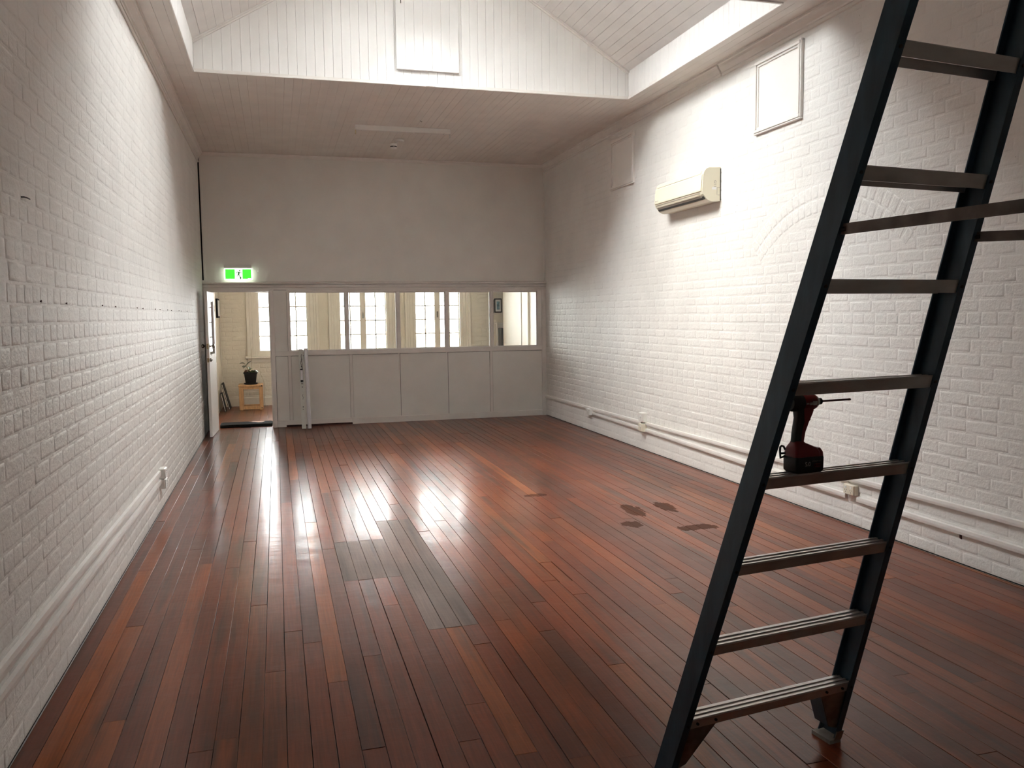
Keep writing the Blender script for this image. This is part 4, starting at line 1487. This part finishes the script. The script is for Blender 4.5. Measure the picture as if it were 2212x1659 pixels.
# rusty nails in a row along the left wall, a hook further up
for (px, y) in enumerate((4.15, 4.62, 5.52, 5.95, 6.83, 7.11, 7.82, 8.12, 8.66, 8.98, 9.65, 9.87, 10.5)):
    mb = MB()
    z = 1.738 + (0.0 if px % 2 else 0.002)
    mb.tube([(-0.002, y, z), (0.007, y, z)], [0.003, 0.003], 6)
    mb.tube([(0.007, y, z), (0.009, y, z)], [0.0055, 0.0055], 8)
    o = mb.build('nail', 'rust', None)
    tag(o, 'rusty nail in the row along the left brick wall', 'nail', 'rusty nails in the left wall')
mb = MB()
mb.tube([(0.0, 3.955, 2.172), (0.014, 3.955, 2.172), (0.018, 3.97, 2.172), (0.018, 4.02, 2.172)], 0.003, 6)
tag(mb.build('wall_hook', 'steel_dark', None, smooth=True), 'short bent dark wire hook high on the left wall', 'hook')

# ------------------------------------------------------------------ step ladder in the foreground
LX0, LY0, AZ, TAN, H1, ST, LA, LK = 2.6525, 2.5604, 1.4446, 0.3326, 0.281, 0.2923, 0.3669, 0.0675
tv = Vector((math.sin(AZ), math.cos(AZ), 0))            # along the treads, to the right
nv = Vector((math.cos(AZ), -math.sin(AZ), 0))           # towards the viewer
up = Vector((0, 0, 1))
LO = Vector((LX0, LY0, 0))
lad = thing('step_ladder', LO, 'tall navy fibreglass step ladder with aluminium treads', 'ladder')
ZTOP = 3.02


def lp(t, n, z):
    """t along the tread, n towards the viewer measured from the climbing frame's rear face, z height"""
    return LO + tv * t + nv * (TAN * z + n) + up * z


WEB, FL, TH = 0.086, 0.028, 0.0045


def stile(s):
    def ring(z):
        e = LA - LK * z                     # inner edge of the flange
        q = [(e, 0), (e + FL, 0), (e + FL, -WEB), (e, -WEB), (e, -WEB + TH), (e + FL - TH, -WEB + TH), (e + FL - TH, -TH), (e, -TH)]
        return [lp(s * a, b_, z) for a, b_ in q]
    mb = MB()
    mb.loft([ring(0.022), ring(ZTOP)])
    return mb.build('stile', 'fibreglass_navy', lad)


stile(-1)
stile(1)
for i in range(10):
    z = H1 + ST * i
    e = LA - LK * z + 0.016
    # cross-section (n, dz): top with grooves, two skirts
    n0, n1 = -TH - 0.001, -WEB + TH + 0.001
    fh = 0.0384
    sk = TAN
    top = []
    ribs = 3
    span = n1 - n0
    for r in range(ribs):
        a = n0 + span * (r + 0.12) / ribs
        b_ = n0 + span * (r + 0.52) / ribs
        top += [(a, -0.004), (a - 0.001, 0.0), (b_, 0.0), (b_ - 0.001, -0.004)]
    out = [(n0, -0.004)] + top + [(n1, -0.004), (n1, -fh), (n1 + 0.003, -fh), (n1 + 0.003, -0.006), (n0 - 0.003, -0.006), (n0 - 0.003, -fh), (n0, -fh)]

    def ring(s):
        # top of the tread is level; its skirts follow the lean of the stiles
        return [LO + tv * (s * e) + nv * (TAN * z + a + TAN * dz) + up * (z + dz) for a, dz in out]
    mb = MB()
    mb.loft([ring(-1), ring(1)])
    mb.build('tread', 'aluminium', lad)
    for s in (-1, 1):
        zz = z - 0.020
        e2 = LA - LK * zz + 0.013
        mb = MB()
        mb.tube([lp(s * e2, -0.001, zz), lp(s * e2, 0.003, zz)], 0.0052, 8)
        mb.build('rivet', 'steel_dark', lad)
# braces under the bottom tread
for s in (-1, 1):
    zb, zt = 0.085, H1 - 0.036
    for nn in (-0.010, -WEB + 0.010):
        P = [lp(s * (LA - LK * zt), nn, zt), lp(s * (LA - 0.135), nn, zt), lp(s * (LA - 0.045), nn, zb), lp(s * (LA + 0.006), nn, zb - 0.02)]
        mb = MB()
        mb.loft([P, [q - nv * 0.003 for q in P]])
        mb.build('brace_plate', 'aluminium_worn' if nn > -0.05 else 'fibreglass_navy', lad)
    P0, P1 = lp(s * (LA - 0.135), -0.010, zt), lp(s * (LA - 0.045), -0.010, zb)
    P2, P3 = lp(s * (LA - 0.045), -WEB + 0.007, zb), lp(s * (LA - 0.135), -WEB + 0.007, zt)
    mb = MB()
    q = [P0, P1, P2, P3]
    mb.loft([q, [p + tv * (s * 0.003) for p in q]])
    mb.build('brace_flange', 'fibreglass_navy', lad)
    for k in range(2):
        mb = MB()
        c = lp(s * (LA - 0.045 - 0.075 * k), -0.004, zt + 0.017)
        mb.tube([c, c + nv * 0.006], 0.0048, 8)
        mb.build('rivet', 'steel_dark', lad)
    # shoe
    e = LA
    mb = MB()
    sh = [(e - 0.022, 0.006), (e + FL + 0.004, 0.006), (e + FL + 0.004, -WEB - 0.004), (e - 0.022, -WEB - 0.004)]
    lo_ = [LO + tv * (s * a) + nv * b_ for a, b_ in sh]
    hi_ = [LO + tv * (s * a) + nv * b_ + up * 0.016 for a, b_ in sh]
    mb.loft([lo_, hi_])
    mb.build('foot_pad', 'foot_grey', lad)
    mb = MB()
    q = [(e - 0.004, 0.005), (e + FL + 0.003, 0.005), (e + FL + 0.003, -WEB * 0.55)]
    q += [(e + FL + 0.0005, -WEB * 0.55), (e + FL + 0.0005, 0.0015), (e - 0.004, 0.0015)]
    mb.loft([[LO + tv * (s * a) + nv * (b_ + TAN * 0.014) + up * 0.014 for a, b_ in q], [LO + tv * (s * a) + nv * (b_ + TAN * 0.055) + up * 0.055 for a, b_ in q]])
    mb.build('foot_bracket', 'aluminium_worn', lad)
# rear frame, top cap and spreaders
RN = 0.98                      # how far the rear feet stand from the top, towards the viewer


def rp(t, z):
    n = TAN * ZTOP + 0.02 + RN * (1 - z / ZTOP)
    return LO + tv * t + nv * n + up * z


for s in (-1, 1):
    mb = MB()
    ring = lambda z: [rp(s * (LA + 0.06 - 0.075 * z), z) + tv * (s * a) + nv * b_ for a, b_ in ((0, 0), (0.026, 0), (0.026, 0.05), (0, 0.05))]
    mb.loft([ring(0.02), ring(ZTOP - 0.03)])
    mb.build('rear_leg', 'fibreglass_navy', lad)
    p = rp(s * (LA + 0.073), 0.0)
    mb = MB()
    mb.loft([[p + tv * a + nv * b_ for a, b_ in ((-0.022, -0.008), (0.022, -0.008), (0.022, 0.058), (-0.022, 0.058))],
             [p + tv * a + nv * b_ + up * 0.03 for a, b_ in ((-0.02, -0.006), (0.02, -0.006), (0.02, 0.056), (-0.02, 0.056))]])
    mb.build('foot_pad', 'foot_grey', lad)
for z in (0.35, 1.0, 1.65, 2.3):
    e = LA + 0.065 - 0.075 * z
    mb = MB()
    mb.tube([rp(-e, z) + nv * 0.025, rp(e, z) + nv * 0.025], 0.013, 10)
    mb.build('rear_brace', 'aluminium', lad, smooth=True)
mb = MB()
e = LA - LK * ZTOP + 0.035
q = [(-e, -0.10), (e, -0.10), (e, 0.10), (-e, 0.10)]
mb.loft([[LO + tv * a + nv * (TAN * ZTOP + b_) + up * (ZTOP - 0.03) for a, b_ in q], [LO + tv * a + nv * (TAN * ZTOP + b_) + up * (ZTOP + 0.03) for a, b_ in q]])
mb.build('top_cap', 'fibreglass_navy', lad)
for s, zq, zr in ((-1, 1.872, 1.868), (1, 1.865, 1.820)):
    e = LA - LK * zq
    a = lp(s * (e + 0.016), 0.006 if s < 0 else 0.006, zq)
    b_ = rp(s * (LA + 0.06 - 0.075 * zr), zr) + nv * 0.02 + tv * (-s * 0.008)
    d = (b_ - a).normalized()
    w = up * 0.0145
    off = d.cross(up).normalized() * 0.0022
    a2 = a - d * 0.020
    mb = MB()
    ring = lambda c, ww: [c - ww - off, c - ww + off, c + ww + off, c + ww - off]
    mb.loft([ring(a2, w * 0.45), ring(a2 + d * 0.006, w * 0.85), ring(a2 + d * 0.014, w), ring(b_, w)])
    mb.build('spreader', 'galvanised', lad)
    mb = MB()
    mb.tube([a - nv * 0.006, a + nv * 0.008], 0.007, 10)
    mb.build('pivot_bolt', 'steel_dark', lad)

# ------------------------------------------------------------------ cordless driver standing on a tread
ZT3 = H1 + ST * 3
DAZ = math.radians(84.0)
dv = Vector((math.sin(DAZ), math.cos(DAZ), 0))          # where the bit points
sv = Vector((math.cos(DAZ), -math.sin(DAZ), 0))         # towards the viewer
DO = LO + tv * (-0.120) + nv * (TAN * ZT3 - 0.041) + up * (ZT3 + 0.0005)
drl = thing('cordless_driver', DO, 'red and black cordless driver with a long bit standing on a ladder tread', 'power tool')
KX, KZ = 0.000254, 0.0001965


def dpt(x, y, z):
    return DO + dv * x + sv * y + up * z


def zx(u):       # units along the tool, battery centre at 702
    return (u - 702) * KX


def zz_(v):
    return (1400 - v) * KZ


def rrect(cx_, cz_, hw, hd, r, z, n=5):
    """rounded rectangle ring: half length hw along the tool, half depth hd across"""
    pts = []
    for sx_, sy_, a0 in ((1, 1, 0), (-1, 1, 90), (-1, -1, 180), (1, -1, 270)):
        for k in range(n):
            t = math.radians(a0 + 90 * k / (n - 1))
            pts.append(dpt(cx_ + sx_ * (hw - r) + r * math.cos(t), cz_ + sy_ * (hd - r) + r * math.sin(t), z))
    return pts


HD = 0.0350
mb = MB()
mb.loft([rrect(zx(704), 0, 0.0480, 0.030, 0.009, 0.0), rrect(zx(702), 0, 0.0530, HD - 0.0005, 0.010, 0.007), rrect(zx(702), 0, 0.0535, HD, 0.010, 0.046), rrect(zx(702), 0, 0.0515, 0.0335, 0.009, 0.050)])
bt = mb.build('battery', 'tool_black', drl, smooth=True)
mb = MB()
mb.loft([rrect(zx(686), 0, 0.0480, 0.0325, 0.011, 0.047), rrect(zx(682), 0, 0.0475, 0.0325, 0.011, 0.062), rrect(zx(668), 0, 0.0420, 0.030, 0.012, 0.075), rrect(zx(640), 0, 0.0320, 0.025, 0.012, 0.083),
         rrect(zx(606), 0, 0.0195, 0.019, 0.011, 0.092), rrect(zx(598), 0, 0.0165, 0.016, 0.011, 0.098)])
mb.build('base_housing', 'tool_red', drl, smooth=True)
mb = MB()
mb.loft([rrect(zx(868), 0, 0.0130, 0.031, 0.009, 0.048), rrect(zx(868), 0, 0.0120, 0.030, 0.009, 0.062), rrect(zx(848), 0, 0.0115, 0.024, 0.009, 0.074)])
mb.build('battery_latch', 'tool_red', drl, smooth=True)
mb = MB()
mb.loft([rrect(zx(592), 0, 0.0160, 0.0155, 0.011, 0.094), rrect(zx(597), 0, 0.0155, 0.0150, 0.011, 0.120), rrect(zx(618), 0, 0.0165, 0.0155, 0.011, 0.145), rrect(zx(642), 0, 0.0180, 0.0160, 0.011, 0.168),
         rrect(zx(655), 0, 0.0230, 0.0180, 0.012, 0.186), rrect(zx(660), 0, 0.0260, 0.0190, 0.012, 0.205)])
mb.build('grip', 'tool_black', drl, smooth=True)
mb = MB()
mb.loft([[dpt(zx(a), y, zz_(b_)) for y in (-yy, yy) for a in ((c0, c1) if y < 0 else (c1, c0))] for (c0, c1, b_, yy) in ((610, 652, 915, 0.0150), (622, 672, 760, 0.0155), (655, 722, 600, 0.0165), (640, 770, 470, 0.0185), (630, 790, 340, 0.0200))])
mb.build('grip_insert', 'tool_red', drl)
mb = MB()
mb.loft([[dpt(zx(a), y, zz_(b_)) for a, b_ in ((770, 395), (822, 435), (795, 465), (770, 500), (772, 575), (745, 610), (715, 590), (725, 480))] for y in (-0.0085, 0.0085)])
mb.build('trigger', 'tool_black', drl)


def barrel(name, mat, prof, axis_z=0.2160, n=20, sub=None):
    rings = []
    for px, r in prof:
        rings.append([dpt(zx(px), r * math.cos(2 * math.pi * k / n), axis_z + r * math.sin(2 * math.pi * k / n)) for k in range(n)])
    return MB().loft(rings).build(name, mat, sub or drl, smooth=True)


barrel('motor_housing', 'tool_black', [(470, 0.010), (478, 0.022), (505, 0.0265), (600, 0.0270), (640, 0.0262)])
gh = barrel('gear_housing', 'tool_red', [(632, 0.0252), (650, 0.0256), (815, 0.0252), (832, 0.0236)])
barrel('nose_cone', 'tool_steel', [(828, 0.0234), (850, 0.0222), (890, 0.0150), (905, 0.0120)])
barrel('chuck', 'tool_black', [(900, 0.0085), (904, 0.0106), (950, 0.0106), (962, 0.0070)])
barrel('driver_bit', 'bit_steel', [(955, 0.0032), (1390, 0.0032), (1400, 0.0040), (1420, 0.0034), (1432, 0.0008)], n=8)
# worn white lettering band on the gear housing: patches of thin print
for (a0, a1, b0, b1) in ((650, 690, 300, 325), (700, 750, 295, 335), (745, 812, 275, 330), (755, 805, 328, 342)):
    an0 = lambda py: math.asin(max(-1, min(1, (zz_(py) - 0.2160) / 0.0262)))
    rings = []
    for px in (a0, (a0 + a1) / 2, a1):
        rg = []
        for rr_ in (0.0254, 0.0262):
            seq = [an0(b1) + (an0(b0) - an0(b1)) * j / 3 for j in range(4)]
            for t in (seq if rr_ < 0.0258 else seq[::-1]):
                rg.append(dpt(zx(px), rr_ * math.cos(t), 0.2160 + rr_ * math.sin(t)))
        rings.append(rg)
    MB().loft(rings).build('worn_print', 'print_white', gh)
hook = MB()
YH = -0.024
hook.tube([dpt(zx(505), YH, zz_(1150)), dpt(zx(432), YH, zz_(1182)), dpt(zx(424), YH, zz_(1060)), dpt(zx(428), YH, zz_(1005)), dpt(zx(450), YH, zz_(988)), dpt(zx(478), YH, zz_(1000)),
           dpt(zx(500), YH, zz_(1050))], 0.0034, 7)
hook.tube([dpt(zx(428), YH, zz_(1110)), dpt(zx(500), YH, zz_(1110))], 0.0034, 7)
hook.build('belt_clip', 'tool_black', drl, smooth=True)
yaw_t = math.atan2(dv.y, dv.x)
text('capacity_lettering', '5.0', 0.0185, 'print_white', bt, dpt(zx(650), HD + 0.0003, 0.028), (math.pi / 2, 0, yaw_t))
text('chemistry_lettering', 'LITHIUM-ION', 0.0060, 'print_grey', bt, dpt(zx(785), HD + 0.0003, 0.036), (math.pi / 2, 0, yaw_t))
mb = MB()
q0, q1, r0, r1 = zx(752), zx(838), 0.018, 0.028
for (a, b_, c, d) in ((q0, q1, r0, r0 + 0.001), (q0, q1, r1 - 0.001, r1), (q0, q0 + 0.001, r0, r1), (q1 - 0.001, q1, r0, r1)):
    mb.loft([[dpt(a, y, c), dpt(b_, y, c), dpt(b_, y, d), dpt(a, y, d)] for y in (HD - 0.0002, HD + 0.0008)])
mb.build('badge_outline', 'tool_red', bt)
text('badge_lettering', 'XC', 0.009, 'tool_red', bt, dpt(zx(795), HD + 0.0003, 0.023), (math.pi / 2, 0, yaw_t))

for o in bpy.data.objects:
    if o.type == 'LIGHT':
        o['kind'] = 'helper'
